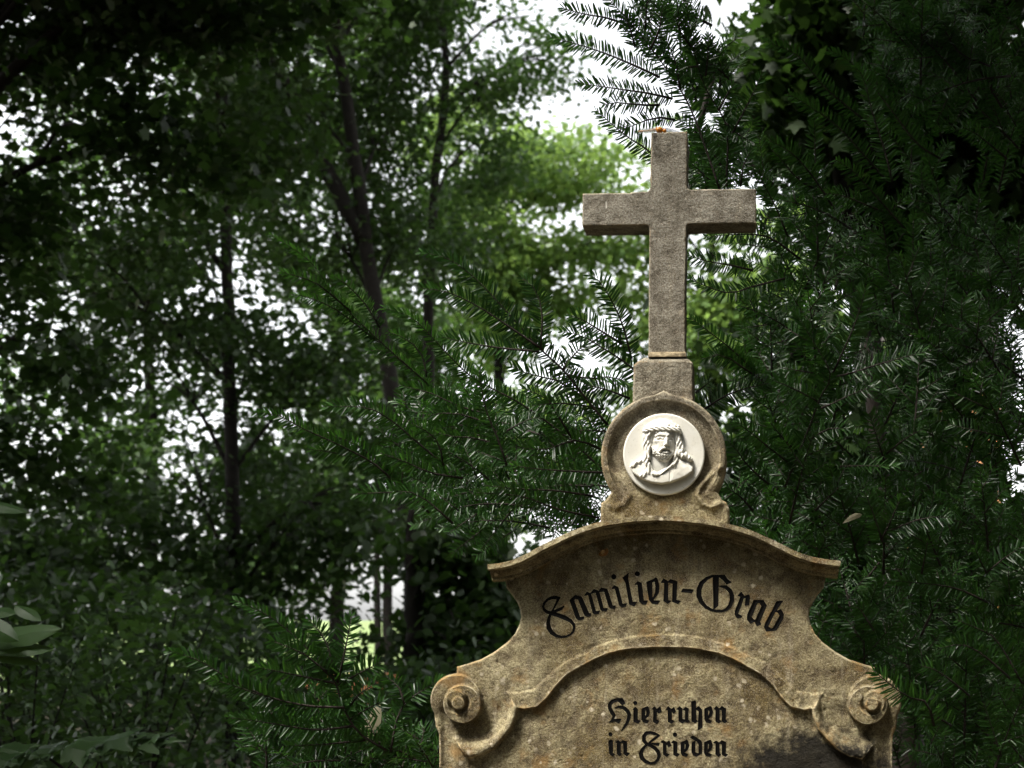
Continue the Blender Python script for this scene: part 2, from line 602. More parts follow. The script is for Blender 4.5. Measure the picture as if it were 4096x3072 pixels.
z3 = lambda L: [(1650 + x / 1.5476, 2000 + y / 1.5476) for x, y in L]
z2 = lambda L: [(2300 + x / 2.0733, 1350 + y / 2.0733) for x, y in L]
zd = lambda L: [(1700 + x / 2.765, 2600 + y / 2.765) for x, y in L]

# --- lettering (strokes traced as polygons and tapering pen strokes)
SA = (2140, 2260, 3.568); SB = (2660, 2260, 4.2538); SCc = (2400, 2760, 3.95)
# each letter: (frame, [polygons], [strokes of (x, y, half width)])
E1 = ([[(655, 300), (720, 270), (735, 300), (712, 330), (708, 440), (700, 460), (772, 488), (745, 527), (680, 512), (655, 470)]],
      [[(745, 285, 24), (760, 350, 27), (748, 400, 22), (712, 444, 12)]])


def shift(g, dx, dy):
    return ([[(x + dx, y + dy) for x, y in p] for p in g[0]], [[(x + dx, y + dy, r) for x, y, r in p] for p in g[1]])


LET = [
    # Familien-
    (SA, ([], [[(345, 468, 12), (290, 464, 24), (230, 466, 20), (170, 492, 16), (125, 540, 15), (108, 590, 15), (118, 630, 17), (160, 668, 22), (230, 690, 26), (320, 715, 28), (420, 752, 30), (500, 795, 25), (545, 845, 19), (554, 890, 15), (540, 950, 12), (500, 992, 11), (440, 1020, 12), (370, 1028, 14), (300, 1012, 20), (230, 965, 28), (190, 900, 32), (180, 830, 26), (195, 750, 19), (215, 690, 14)],
               [(328, 475, 18), (300, 540, 14), (260, 620, 10), (240, 660, 12)],
               [(405, 588, 8), (370, 622, 18), (300, 650, 20), (250, 670, 14)]])),
    (SA, ([[(488, 500), (570, 428), (660, 452), (676, 480), (770, 690), (797, 688), (790, 730), (742, 738), (702, 722), (612, 492), (565, 480), (556, 510), (640, 745), (700, 735), (690, 775), (622, 790), (580, 762)]], [])),
    (SA, ([[(698, 435), (735, 382), (788, 402), (835, 342), (908, 368), (940, 322), (1030, 340), (1108, 582), (1148, 578), (1135, 627), (1078, 617), (1052, 600), (985, 378), (915, 384), (978, 618), (1037, 612), (1020, 655), (955, 658), (932, 640), (862, 392), (795, 412), (868, 660), (926, 648), (906, 697), (850, 702), (822, 688), (755, 430)]], [])),
    (SA, ([[(1090, 340), (1125, 288), (1187, 315), (1250, 556), (1312, 546), (1290, 592), (1240, 604), (1200, 578), (1138, 336)]], [[(1122, 168, 35), (1123, 169, 35)]])),
    (SA, ([[(1248, 180), (1334, 112), (1328, 200), (1392, 524), (1457, 528), (1415, 590), (1343, 560), (1292, 260)]], [])),
    (SA, ([[(1420, 280), (1465, 232), (1522, 256), (1552, 510), (1612, 508), (1585, 563), (1528, 562), (1488, 520), (1463, 278)]], [[(1460, 125, 34), (1461, 126, 34)]])),
    (SA, ([[(1588, 245), (1660, 212), (1728, 188), (1742, 225), (1672, 245), (1676, 480), (1700, 508), (1788, 508), (1750, 558), (1668, 548), (1628, 500), (1618, 440)]], [[(1725, 205, 24), (1748, 300, 27), (1742, 390, 25), (1708, 452, 16), (1676, 492, 12)]])),
    (SA, ([[(1795, 250), (1835, 192), (1902, 232), (1936, 202), (2032, 236), (2016, 500), (2083, 512), (2040, 558), (1958, 522), (1966, 268), (1900, 246), (1900, 508), (1947, 510), (1895, 552), (1835, 515), (1845, 258)]], [])),
    (SB, ([[(275, 460), (302, 402), (487, 418), (460, 477)]], [])),
    # Grab
    (SB, ([[(815, 200), (915, 200), (905, 695), (840, 748), (824, 742)], [(905, 195), (1012, 163), (1062, 240), (1134, 295), (1048, 332), (985, 260)]],
          [[(1000, 190, 20), (900, 186, 16), (800, 190, 18), (710, 230, 26), (620, 312, 36), (578, 420, 40), (578, 530, 40), (612, 620, 36), (690, 710, 28), (780, 762, 22), (870, 785, 18), (960, 785, 18), (1040, 760, 22), (1100, 700, 30), (1138, 600, 34), (1138, 520, 34), (1110, 440, 34), (1040, 380, 30), (970, 366, 16), (930, 366, 6)]])),
    (SB, ([[(1233, 520), (1300, 458), (1338, 512), (1345, 530), (1430, 502), (1442, 540), (1426, 682), (1353, 692), (1372, 566), (1340, 565), (1242, 830), (1312, 870), (1290, 897), (1225, 907), (1183, 840), (1190, 780), (1283, 545)]], [])),
    (SB, ([[(1508, 598), (1672, 598), (1728, 690), (1612, 962), (1634, 1008), (1563, 1038), (1518, 962), (1452, 998), (1393, 930), (1400, 840)],
           ], []), [[(1568, 655), (1600, 645), (1640, 700), (1536, 930), (1516, 935), (1472, 880)]]),
    (SB, ([[(1888, 625), (2003, 608), (1940, 700), (1890, 785), (1970, 750), (2018, 840), (2002, 920), (1890, 1112), (1720, 1128), (1683, 1060), (1700, 990), (1840, 730)]], []), [[(1870, 800), (1905, 800), (1948, 860), (1838, 1068), (1800, 1082), (1752, 1042)]]),
    # Hier
    (SCc, ([[(262, 162), (350, 127), (402, 210), (345, 242), (306, 205)], [(145, 512), (208, 460), (338, 458), (295, 528), (230, 498)]],
           [[(335, 142, 12), (270, 156, 22), (190, 182, 26), (152, 230, 26), (152, 290, 27), (182, 350, 30), (214, 400, 26), (212, 430, 16), (185, 480, 12), (140, 520, 6)],
            [(230, 288, 6), (290, 266, 16), (370, 280, 26), (430, 330, 30), (460, 390, 28), (450, 450, 26), (420, 530, 20), (370, 600, 14), (335, 645, 5)]])),
    (SCc, ([[(513, 310), (560, 268), (592, 300), (592, 468), (637, 490), (600, 532), (528, 502), (530, 322)]], [[(555, 205, 30), (556, 206, 30)]])),
    (SCc, E1),
    (SCc, ([[(815, 305), (862, 258), (897, 302), (950, 260), (972, 342), (920, 367), (895, 330), (892, 468), (937, 490), (895, 537), (838, 502), (843, 315)]], [])),
    # ruhen
    (SCc, ([[(1038, 310), (1077, 258), (1130, 302), (1170, 272), (1198, 342), (1160, 377), (1130, 330), (1132, 468), (1177, 490), (1130, 532), (1073, 502), (1070, 320)]], [])),
    (SCc, ([[(1205, 305), (1250, 258), (1300, 290), (1300, 455), (1344, 470), (1345, 325), (1308, 312), (1350, 268), (1397, 290), (1392, 468), (1423, 495), (1380, 517), (1345, 498), (1300, 527), (1243, 492), (1243, 312)]], [])),
    (SCc, ([[(1443, 185), (1513, 163), (1516, 288), (1560, 253), (1612, 310), (1617, 590), (1543, 637), (1560, 335), (1516, 305), (1518, 468), (1548, 490), (1500, 522), (1448, 492)]], [])),
    (SCc, shift(E1, 996, -4)),
    (SCc, ([[(1795, 300), (1840, 253), (1886, 290), (1925, 253), (1988, 290), (1982, 468), (2013, 490), (1970, 522), (1928, 492), (1924, 318), (1886, 306), (1888, 468), (1922, 490), (1870, 522), (1823, 492), (1828, 312)]], [])),
    # in
    (SCc, ([[(128, 812), (165, 788), (198, 802), (198, 1000), (233, 1015), (190, 1047), (143, 1017)]], [[(160, 705, 30), (161, 706, 30)]])),
    (SCc, ([[(238, 830), (285, 793), (322, 828), (350, 798), (422, 815), (422, 990), (468, 1000), (425, 1052), (368, 1012), (364, 842), (322, 842), (322, 1000), (348, 1015), (300, 1047), (262, 1012), (264, 842)]], [])),
    # Frieden
    (SCc, ([[(785, 838), (942, 838), (925, 888), (860, 870)]],
           [[(935, 715, 8), (860, 690, 22), (790, 672, 20), (722, 692, 26), (692, 740, 28), (692, 800, 28), (730, 850, 25), (800, 880, 23), (870, 922, 27), (918, 980, 28), (934, 1040, 25), (915, 1100, 21), (870, 1148, 18), (800, 1163, 18), (720, 1133, 26), (662, 1080, 32), (643, 1010, 30), (662, 950, 24), (700, 900, 18), (740, 870, 14)],
            [(928, 722, 14), (860, 770, 18), (780, 832, 12)]])),
    (SCc, ([[(953, 825), (1000, 793), (1048, 832), (1095, 798), (1128, 880), (1080, 907), (1048, 850), (1048, 998), (1098, 1015), (1055, 1057), (998, 1022), (994, 842)]], [])),
    (SCc, ([[(1123, 835), (1160, 798), (1222, 820), (1217, 998), (1258, 1010), (1220, 1057), (1158, 1022), (1158, 842)]], [[(1183, 705, 32), (1184, 706, 32)]])),
    (SCc, shift(E1, 622, 528)),
    (SCc, ([[(1448, 830), (1503, 803), (1507, 985), (1556, 1000), (1560, 865), (1530, 812), (1423, 750), (1470, 718), (1602, 800), (1613, 860), (1608, 1000), (1520, 1053), (1473, 1032), (1448, 980)]], [])),
    (SCc, shift(E1, 992, 526)),
    (SCc, ([[(1788, 830), (1832, 798), (1882, 828), (1920, 793), (1988, 820), (1983, 998), (2023, 1015), (1980, 1052), (1928, 1022), (1924, 852), (1884, 845), (1888, 1000), (1913, 1018), (1870, 1052), (1823, 1012), (1828, 848)]], [])),
]
GLY = []
for L in LET:
    (ox, oy, k), (polys, strokes) = L[0], L[1]
    holes = L[2] if len(L) > 2 else []
    tr = lambda p: [(ox + q[0] / k, oy + q[1] / k) for q in p]
    ps = [tr(p) for p in polys]
    ss = [[(ox + x / k, oy + y / k, r / k) for x, y, r in p] for p in strokes]
    hsx = [tr(p) for p in holes]
    allp = [q for p in ps for q in p] + [(x, y) for p in ss for x, y, r in p]
    a = np.array(allp)
    GLY.append((ps, ss, hsx, a[:, 0].min() - 12, a[:, 0].max() + 12, a[:, 1].min() - 12, a[:, 1].max() + 12, -5.0 if oy > 2700 else 0.0))


def glyph_sd(gl, U, V):
    D = np.full(U.shape, 1e9)
    for p in gl[0]: D = np.minimum(D, sdpoly(U, V, p))
    for p in gl[1]: D = np.minimum(D, sdcaps(U, V, p))
    for p in gl[2]: D = np.maximum(D, -sdpoly(U, V, p))
    return D


# --- slab
left = z3([(560, 470), (575, 545), (610, 588), (641, 632), (660, 680), (665, 722), (655, 770), (628, 828), (580, 880), (500, 940), (420, 985), (330, 1015), (262, 1034), (262, 1072)])
volc = zd([(330, 560)])[0]
arc = [(volc[0] + 107 * math.cos(R(a)), volc[1] - 107 * math.sin(R(a))) for a in range(92, 216, 8)]
low = zd([(95, 860), (130, 930), (135, 1100), (132, 1400), (130, 1900)])
OUT = left + arc + low
half = OUT + [(AX + 60, low[-1][1])] + [(AX + 60, 2105)] + z3([(1480, 165), (1350, 173), (1200, 195), (1100, 220), (1000, 256), (900, 301), (800, 351), (720, 395), (640, 430)])
top_up = z3([(575, 1190), (650, 1196), (740, 1178), (800, 1125), (870, 1062), (940, 1003), (1010, 972), (1080, 942), (1150, 905), (1250, 868), (1380, 842), (1500, 832)]) + [(AX, 2537), (AX + 60, 2537)]
top_lo = z3([(640, 1290), (690, 1300), (770, 1285), (835, 1225), (890, 1150), (965, 1078), (1050, 1030), (1130, 988), (1220, 950), (1340, 925), (1480, 915)]) + [(AX, 2590), (AX + 60, 2590)]
cs_a = z3([(595, 1200), (592, 1290), (575, 1360), (535, 1425), (470, 1478), (380, 1500), (265, 1506)])
cs_b = z3([(650, 1290), (640, 1340), (610, 1420), (560, 1480), (500, 1540), (420, 1585), (340, 1602), (312, 1575)])
BAND = top_up + top_lo[::-1]
PANEL = cs_b[:-1] + z3([(335, 1700), (330, 2600)]) + [(AX + 60, 3600)] + top_lo[::-1]
CSC = cs_a + cs_b[::-1]
FIELD_LOW = z3([(150, 1085), (430, 1100), (575, 1190)]) + cs_a + z3([(262, 1700), (140, 1700)])
d2c = zd([(410, 600)])[0]; eyec = zd([(345, 560)])[0]; bossc = zd([(372, 585)])[0]


def slab_sd(U, V):
    return sdpoly(fold(U), V, half)


def slab_h(U, V, D):
    F = fold(U)
    wob = 2.2 * vnoise(U, V, 60, 4, 3)
    Fw = F + wob; Vw = V + 2.2 * vnoise(U, V, 55, 9, 3)
    h = np.zeros(U.shape)
    # sunk panel under the arch
    dp = sdpoly(Fw, Vw, PANEL)
    h -= 5 * sstep(2, -4, dp)
    # arch moulding
    db = sdpoly(Fw, Vw, BAND)
    du = dseg(Fw, Vw, top_up); dl = dseg(Fw, Vw, top_lo)
    tt = du / (du + dl + 1e-6)
    hb = 5 + 7 * tt + 3 * sstep(0.8, 0.9, tt)
    h = np.where(db < 6, np.maximum(h, hb * sstep(3, -4, db) + h * (1 - sstep(3, -4, db))), h)
    # scrolled bracket below the volute
    dc = sdpoly(Fw, Vw, CSC)
    da = dseg(Fw, Vw, cs_a); dbb = dseg(Fw, Vw, cs_b)
    tc = da / (da + dbb + 1e-6)
    hc = 4 + 22 * np.sin(np.clip(tc, 0, 1) * math.pi * 0.72) ** 1.2
    k = sstep(3, -4, dc)
    h = h * (1 - k) + hc * k
    # hollow between volute and bracket
    dfl = sdpoly(Fw, Vw, FIELD_LOW)
    h -= 11 * sstep(-2, -30, dfl) * (dc > 2) * sstep(volc[1] - 40, volc[1] + 60, Vw)
    # volute: outer turn, inner disc, groove and boss; crisper than the rest
    Fv = F + 0.35 * wob; Vv_ = V
    r0 = np.hypot(Fv - volc[0], Vv_ - volc[1])
    h += 12 * sstep(106, 102, r0) * np.where(Vv_ < volc[1], 1.0, sstep(volc[1] + 90, volc[1], Vv_))
    r1 = np.hypot(Fv - d2c[0], Vv_ - d2c[1])
    in1 = sstep(80, 76, r1)
    h = h * (1 - in1) + 33 * in1
    r2 = np.hypot(Fv - eyec[0], Vv_ - eyec[1])
    h += 7 * sstep(45, 42, r2)
    r3 = np.hypot(Fv - bossc[0], Vv_ - bossc[1])
    ang = np.arctan2(Vv_ - bossc[1], Fv - bossc[0])
    h -= 15 * sstep(25, 28, r3) * sstep(47, 38, r3) * sstep(-0.75, 0.35, np.sin(ang + 0.35))
    h += 9 * sstep(29, 25, r3)
    # damage on the right-hand bracket
    right = sstep(AX + 300, AX + 420, U)
    h += right * 5 * vnoise(U, V, 34, 21, 3) * sstep(40, -10, np.minimum(dc, db))
    # weathering
    h += 1.6 * vnoise(U, V, 46, 5, 4) + 0.8 * vnoise(U, V, 13, 6, 2)
    pits = vnoise(U, V, 17, 8, 2)
    h -= 2.5 * sstep(0.56, 0.75, pits)
    # letter trenches
    for gl in GLY:
        m = (U > gl[3]) & (U < gl[4]) & (V > gl[5]) & (V < gl[6])
        if m.any():
            dg = np.full(U.shape, 1e9)
            dg[m] = glyph_sd(gl, U[m], V[m])
            mm = dg < 8
            lv = gl[7]
            h = np.where(mm, lv + (h - lv) * sstep(0, 8, dg), h)
            h = np.where(dg < -2.4, np.minimum(h, lv - 5), h)
    # worn outer arris
    bv = 9.0
    h -= bv - np.sqrt(np.clip(bv ** 2 - np.clip(D + bv, 0, bv) ** 2, 0, None))
    return h


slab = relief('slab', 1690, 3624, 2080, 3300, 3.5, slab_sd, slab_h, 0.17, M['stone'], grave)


# base below the frame: two stepped blocks down to the ground
def rounded_block(name, x0, x1, y0, y1, z0, z1, r, parent, mat, top_in=0.0):
    me_v = []; fs = []
    rows = [(0, z0), (0, z1 - r), (r * 0.3, z1 - r * 0.3), (r, z1)] if not top_in else [(0, z0), (0, z1 - top_in), (top_in * 0.9, z1 - 0.1 * top_in), (top_in, z1)]
    cr = r
    for ins, zz in rows:
        ring = []
        for cx, cy, a0 in ((x1 - cr, y1 - cr, 0), (x0 + cr, y1 - cr, 90), (x0 + cr, y0 + cr, 180), (x1 - cr, y0 + cr, 270)):
            for a in (0, 30, 60, 90):
                rr = max(cr - 0, 0.0005)
                px = cx + rr * math.cos(R(a0 + a)); py = cy + rr * math.sin(R(a0 + a))
                mx, my = (x0 + x1) / 2, (y0 + y1) / 2
                px -= math.copysign(min(ins, abs(px - mx)), px - mx); py -= math.copysign(min(ins, abs(py - my)), py - my)
                ring.append((px, py, zz))
        me_v += ring
    n = 16
    for i in range(len(rows) - 1):
        for j in range(n):
            fs.append((i * n + j, i * n + (j + 1) % n, (i + 1) * n + (j + 1) % n, (i + 1) * n + j))
    fs.append(tuple(range(n))[::-1]); fs.append(tuple((len(rows) - 1) * n + j for j in range(n)))
    o = mk(name, me_v, fs, mat, parent, True)
    o.data.set_sharp_from_angle(angle=R(40))
    return o


rounded_block('plinth', -0.58, 0.58, -0.035, 0.22, 0.32, 1.012, 0.02, grave, M['stone'])
rounded_block('base_step', -0.68, 0.68, -0.12, 0.30, -0.1, 0.318, 0.03, grave, M['stone'])

for gl in GLY:
    lo = lambda U, V, gl=gl: glyph_sd(gl, U, V) - 0.7

    def lh(U, V, D, lv=gl[7]):
        return lv + 0.9 - 1.9 * sstep(-2.0, -8.0, D)
    relief('letter', gl[3], gl[4], gl[5], gl[6], 1.9, lo, lh, 0.0, M['paint'], slab, wall=False)

# --- cornice swept along the curved top
tl = z3([(482, 400), (560, 391), (640, 370), (720, 335), (800, 291), (900, 241), (1000, 196), (1100, 160), (1200, 135), (1350, 113), (1480, 105)]) + [(AX, 2067)]
z4 = lambda L: [(2600 + x / 1.547, 2000 + y / 1.547) for x, y in L]
tr_ = z4([(180, 108), (300, 120), (450, 146), (600, 187), (700, 227), (800, 276), (900, 325), (1000, 358), (1100, 375), (1166, 383)])
curve = spline(np.array(tl + tr_), 150)
T = np.gradient(curve, axis=0); T /= np.linalg.norm(T, axis=1)[:, None]
NN = np.stack([-T[:, 1], T[:, 0]], 1)       # points down in the picture
prof = [(0, -0.175), (0, 0.03), (0.6, 0.046), (2, 0.058), (21, 0.059), (24, 0.057), (25, 0.050), (25.5, 0.029), (31, 0.029), (38, 0.027), (46, 0.022), (52, 0.017), (55, 0.0165), (63, 0.0165), (66, 0.014), (67, 0.004), (70, -0.02), (66, -0.03)]
V = []; F = []
for k in range(len(curve)):
    wx = 1.2 * float(vnoise(np.array([k * 12.0]), np.array([3.0]), 40, 31)[0])
    for j, (dn, outw) in enumerate(prof):
        e = 1.6 * float(vnoise(np.array([k * 9.0 + 71 * j]), np.array([j * 37.0]), 22, 33)[0]) if 0 < j < 15 else 0
        q = curve[k] + NN[k] * (dn + wx * 0.5 + 0.5 * e)
        V.append(((q[0] - AX) * S, -(outw + (e * S if outw > 0 else 0)), CAMZ + (PY0 - q[1]) * S))
n = len(prof)
for k in range(len(curve) - 1):
    for j in range(n - 1):
        F.append((k * n + j, (k + 1) * n + j, (k + 1) * n + j + 1, k * n + j + 1))
F.append(tuple(range(n))); F.append(tuple((len(curve) - 1) * n + j for j in range(n))[::-1])
co = mk('cornice', V, F, M['stone'], grave, True)
co.data.set_sharp_from_angle(angle=R(32))

# --- medallion block
PCX, PCY, PCR = 2300 + 735 / 2.0733, 1350 + 990 / 2.0733, 520 / 2.0733


def ped_sd(U, V):
    body = np.hypot(U - PCX, V - PCY) - PCR
    gable = sdpoly(U, V, z2([(400, 590), (560, 512), (640, 488), (690, 464), (735, 440), (780, 462), (850, 490), (930, 520), (1070, 590)]))
    foot = sdpoly(U, V, z2([(305, 1270), (288, 1302), (250, 1348), (215, 1370), (212, 1420), (210, 1640), (1280, 1640), (1279, 1420), (1256, 1370), (1220, 1350), (1192, 1302), (1166, 1270), (735, 1200)]))
    d = np.minimum(np.minimum(body, gable), foot)
    return d


RID = z2([(1195, 1085), (1110, 1160), (1030, 1250), (1015, 1310), (1060, 1380), (1130, 1410), (1190, 1385)])


def ped_h(U, V, D):
    r = np.hypot(U - PCX, V - PCY)
    Fr = PCX + np.abs(U - PCX)
    h = 6 + 0 * r
    h += 8 * sstep(PCR - 34, PCR - 24, r) * sstep(PCY + 200, PCY + 60, V)
    h -= 14 * sstep(PCR - 22, PCR - 50, r) * sstep(PCR - 150, PCR - 60, r) * sstep(PCY + 170, PCY + 40, V)
    dr = dseg(Fr, V, RID)
    h += 13 * np.exp(-(dr / 13) ** 2) * np.where(U > PCX, 1.0, 0.55)
    h += 2.2 * vnoise(U, V, 40, 15, 4) + 1.0 * vnoise(U, V, 12, 16, 2)
    bv = 12.0
    h -= bv - np.sqrt(np.clip(bv ** 2 - np.clip(D + bv, 0, bv) ** 2, 0, None))
    return h


relief('medallion_block', 2385, 2935, 1550, 2105, 3.0, ped_sd, ped_h, 0.125, M['stone'], grave)


# --- neck block: chamfered top, set a little behind the medallion block
def prism_block(name, sd, hf, u0, u1, v0, v1, cell, back, yoff):
    o = relief(name, u0, u1, v0, v1, cell, sd, hf, back, M['stone'], grave)
    o.location.y = yoff
    return o


nk = z2([(482, 215), (560, 152), (575, 146), (905, 146), (925, 152), (976, 205), (980, 400), (984, 640), (470, 640), (476, 400)])


def neck_h(U, V, D):
    h = 1.8 * vnoise(U, V, 30, 17, 4) + 1.2 * vnoise(U, V, 9, 18, 2)
    h -= 26 * sstep(1350 + 200 / 2.0733, 1350 + 140 / 2.0733, V)
    bv = 10.0
    h -= bv - np.sqrt(np.clip(bv ** 2 - np.clip(D + bv, 0, bv) ** 2, 0, None))
    return h


prism_block('neck_block', lambda U, V: sdpoly(U, V, nk), neck_h, 2515, 2785, 1405, 1680, 2.6, 0.112, 0.012)

# --- cross
zc = lambda L: [(2200 + x / 1.508, 400 + y / 1.508) for x, y in L]
rc = 16
cr_pts = zc([(607, 176), (826, 173), (823, 500), (828, 518), (842, 525), (1000, 524), (1243, 527), (1245, 734), (840, 735), (826, 741), (820, 760), (814, 1100), (813, 1518), (590, 1518), (592, 1100), (597, 765), (594, 748), (580, 739), (187, 739), (188, 541), (400, 540), (575, 533), (595, 526), (601, 505)])


def cross_h(U, V, D):
    h = 1.1 * vnoise(U, V, 50, 23, 4) + 0.7 * vnoise(U, V, 10, 24, 2)
    bv = 6.0
    h -= bv - np.sqrt(np.clip(bv ** 2 - np.clip(D + bv, 0, bv) ** 2, 0, None))
    # the pale chip on the left arm
    cx, cy = zc([(332, 615)])[0]
    h -= 3 * np.exp(-((U - cx) / 3) ** 2 - ((V - cy) / 16) ** 2)
    return h


crs = prism_block('cross', lambda U, V: sdpoly(U, V, cr_pts) + 1.0 * vnoise(U, V, 26, 40, 2) + 3.0 * sstep(0.45, 0.8, vnoise(U, V, 38, 41, 2)), cross_h, 2315, 3035, 508, 1415, 2.6, 0.092, 0.022)

M['mortar'] = plain('lime_mortar', (0.34, 0.27, 0.17), 0.9, 0.6, 90, 0.2, 1.0, 0.006)
mj = rounded_block('mortar_joint', (2590 - AX) * S, (2744 - AX) * S, 0.018, 0.116, CAMZ + (PY0 - 1421) * S, CAMZ + (PY0 - 1401) * S, 0.004, grave, M['mortar'])

# --- white medallion with the carved portrait
zp = lambda x, y: (2480 + x / 4.739, 1640 + y / 4.739)
MC = zp(837, 850); MR = 773 / 4.739


def med_sd(U, V):
    return np.hypot(U - MC[0], V - MC[1]) - MR


def med_h(U, V, D):
    r = np.hypot(U - MC[0], V - MC[1])
    h = 20 - 3.5 * (1 - (r / MR) ** 2)
    bv = 6
    h -= bv - np.sqrt(np.clip(bv ** 2 - np.clip(D + bv, 0, bv) ** 2, 0, None))
    return h


med = relief('medallion', 2484, 2832, 1650, 1990, 2.2, med_sd, med_h, -0.004, M['marble'], grave)
SH = [(188, 1090), (215, 1030), (270, 985), (420, 940), (470, 880), (440, 700), (440, 560), (430, 430), (460, 330), (540, 250), (640, 200), (760, 178), (880, 178), (990, 215), (1070, 280), (1140, 320), (1170, 400), (1160, 500), (1180, 600), (1220, 720), (1270, 820), (1380, 930), (1408, 1060), (1388, 1185), (1250, 1285), (980, 1392), (800, 1422), (600, 1395), (420, 1325), (250, 1205)]


def bust_sd(U, V):
    return sdpoly(U, V, [zp(*q) for q in SH])


def bust_h(U, V, D):
    X = (U - 2480) * 4.739; Y = (V - 1640) * 4.739
    el = lambda cx, cy, rx, ry, hh, pw=0.5: hh * np.clip(1 - np.abs((X - cx) / rx) ** 2.2 - np.abs((Y - cy) / ry) ** 2.2, 0, None) ** pw
    ga = lambda cx, cy, rx, ry, hh: hh * np.exp(-((X - cx) / rx) ** 2 - ((Y - cy) / ry) ** 2)

    def st(pts, r, hh):
        d = dseg(X, Y, pts)
        return hh * np.clip(1 - (d / r) ** 2, 0, None) ** 0.5
    mx = np.maximum
    base = 20.0
    # shoulders and chest, thick along the cut lower edge, falling back towards the neck
    chest = base + 9 + el(800, 1420, 720, 520, 20)
    h = np.where(Y > 860, chest, base)
    h = h - 0
    # neck column
    nk_ = sdpoly(X, Y, [(590, 820), (1010, 820), (960, 1040), (760, 1215), (660, 1150), (580, 960)])
    h = np.where(nk_ < 0, np.minimum(h, base + 16), h)
    h = np.where(nk_ < 30, mx(h * sstep(-20, 30, nk_), base + el(750, 980, 210, 330, 22)), h)
    # long hair at both sides
    fib = 2.6 * np.sin((X + 0.25 * Y) / 11.0 + 1.6 * np.sin(Y / 52.0))
    for pts, r, hh in (([(520, 420), (480, 560), (490, 700), (530, 800), (500, 900), (520, 1010), (560, 1100), (540, 1190), (430, 1260)], 72, 26),
                       ([(600, 440), (540, 520), (530, 600), (570, 700), (545, 820), (560, 920)], 44, 34),
                       ([(1060, 430), (1100, 560), (1150, 680), (1200, 770), (1130, 840), (1190, 895), (1260, 860), (1330, 940)], 62, 24),
                       ([(1070, 520), (1085, 640), (1100, 780), (1060, 900), (1070, 980), (1010, 1060), (1060, 1110)], 50, 22),
                       ([(250, 1075), (310, 1010), (420, 975)], 50, 18), ([(480, 1110), (520, 1180), (430, 1210), (400, 1280)], 36, 20)):
        s_ = st(pts, r, hh)
        h = mx(h, np.where(s_ > 0, base + 6 + s_ + fib * (s_ > 5), 0))
    # skull and face, turned a little to the right
    skull = base + el(790, 470, 300, 295, 40)
    h = mx(h, skull)
    face = base + el(835, 640, 232, 350, 50, 0.36)
    h = np.where(el(835, 640, 232, 350, 50, 0.36) > 0, mx(h, face), h)
    inface = sstep(0.0, 0.25, 1 - ((X - 835) / 232) ** 2 - ((Y - 640) / 350) ** 2)
    h -= inface * 16 * sstep(900, 1050, X)                                              # far cheek turns away
    h -= inface * 7 * sstep(740, 610, X)
    # brow, eyes, nose, mouth
    h += inface * (st([(690, 515), (770, 488), (855, 505)], 34, 4) + st([(930, 505), (985, 490), (1025, 510)], 30, 3.5))
    h -= inface * (ga(775, 556, 82, 32, 10) + ga(972, 560, 52, 34, 11))
    h += inface * (st([(725, 562), (775, 550), (825, 566)], 22, 8) + st([(940, 566), (975, 552), (1005, 566)], 20, 7))
    h -= inface * (st([(720, 590), (780, 594), (830, 584)], 9, 3) + st([(940, 590), (985, 590)], 9, 3))
    nd = sdpoly(X, Y, [(872, 500), (922, 500), (930, 640), (945, 700), (905, 722), (845, 708), (862, 640)])
    h += inface * 17 * sstep(14, -26, nd) * sstep(470, 680, Y)
    h -= ga(905, 735, 48, 16, 9)
    h -= inface * ga(690, 690, 70, 70, 5)
    h += inface * ga(680, 620, 50, 34, 4)
    h += st([(770, 810), (800, 770), (860, 742), (900, 740), (945, 765), (965, 800)], 26, 9) * inface
    h -= st([(825, 800), (885, 795), (935, 805)], 17, 15)
    h += st([(840, 832), (885, 840), (930, 832)], 17, 7)
    # curled beard
    bd = sdpoly(X, Y, [(610, 720), (660, 740), (740, 830), (800, 850), (960, 850), (1000, 800), (1015, 860), (960, 940), (900, 985), (800, 985), (720, 930), (640, 850)])
    curl = np.sin(X / 13.0 + 2 * np.sin(Y / 19.0)) * np.sin(Y / 12.0 + 2 * np.sin(X / 23.0))
    h = np.where(bd < 12, mx(h, base + 30) + sstep(12, -25, bd) * (7 + 4.5 * curl), h)
    # hollow beside the cheeks and under the jaw
    h -= ga(1052, 700, 18, 120, 14) + ga(588, 860, 20, 70, 12)
    # collar and drapery
    h += st([(640, 1225), (700, 1245), (800, 1195), (900, 1130), (1040, 1035)], 32, 8)
    h -= st([(660, 1275), (720, 1285), (820, 1230), (920, 1160)], 14, 4)
    h += 1.5 * vnoise(X, Y, 80, 55, 2) * ((Y > 1000) & ((X < 560) | (X > 1000)))
    h -= st([(960, 1200), (950, 1380)], 12, 3) + st([(640, 1240), (690, 1390)], 12, 3)
    # crown of twisted thorns wound round the brow
    hs_ = base + el(795, 470, 380, 330, 40, 0.4)
    for ph, am in ((0, 30), (2.1, 32), (4.2, 30)):
        xs_ = np.linspace(432, 1160, 46)
        ys_ = 385 + 35 * ((xs_ - 800) / 370) ** 2 - 10 + am * np.sin(xs_ / 52.0 + ph)
        s_ = st(list(zip(xs_, ys_)), 24, 12)
        h = np.where(s_ > 0, mx(h, hs_ - 2 + s_ + 4 * np.sin(X / 52.0 + ph + 1.5)), h)
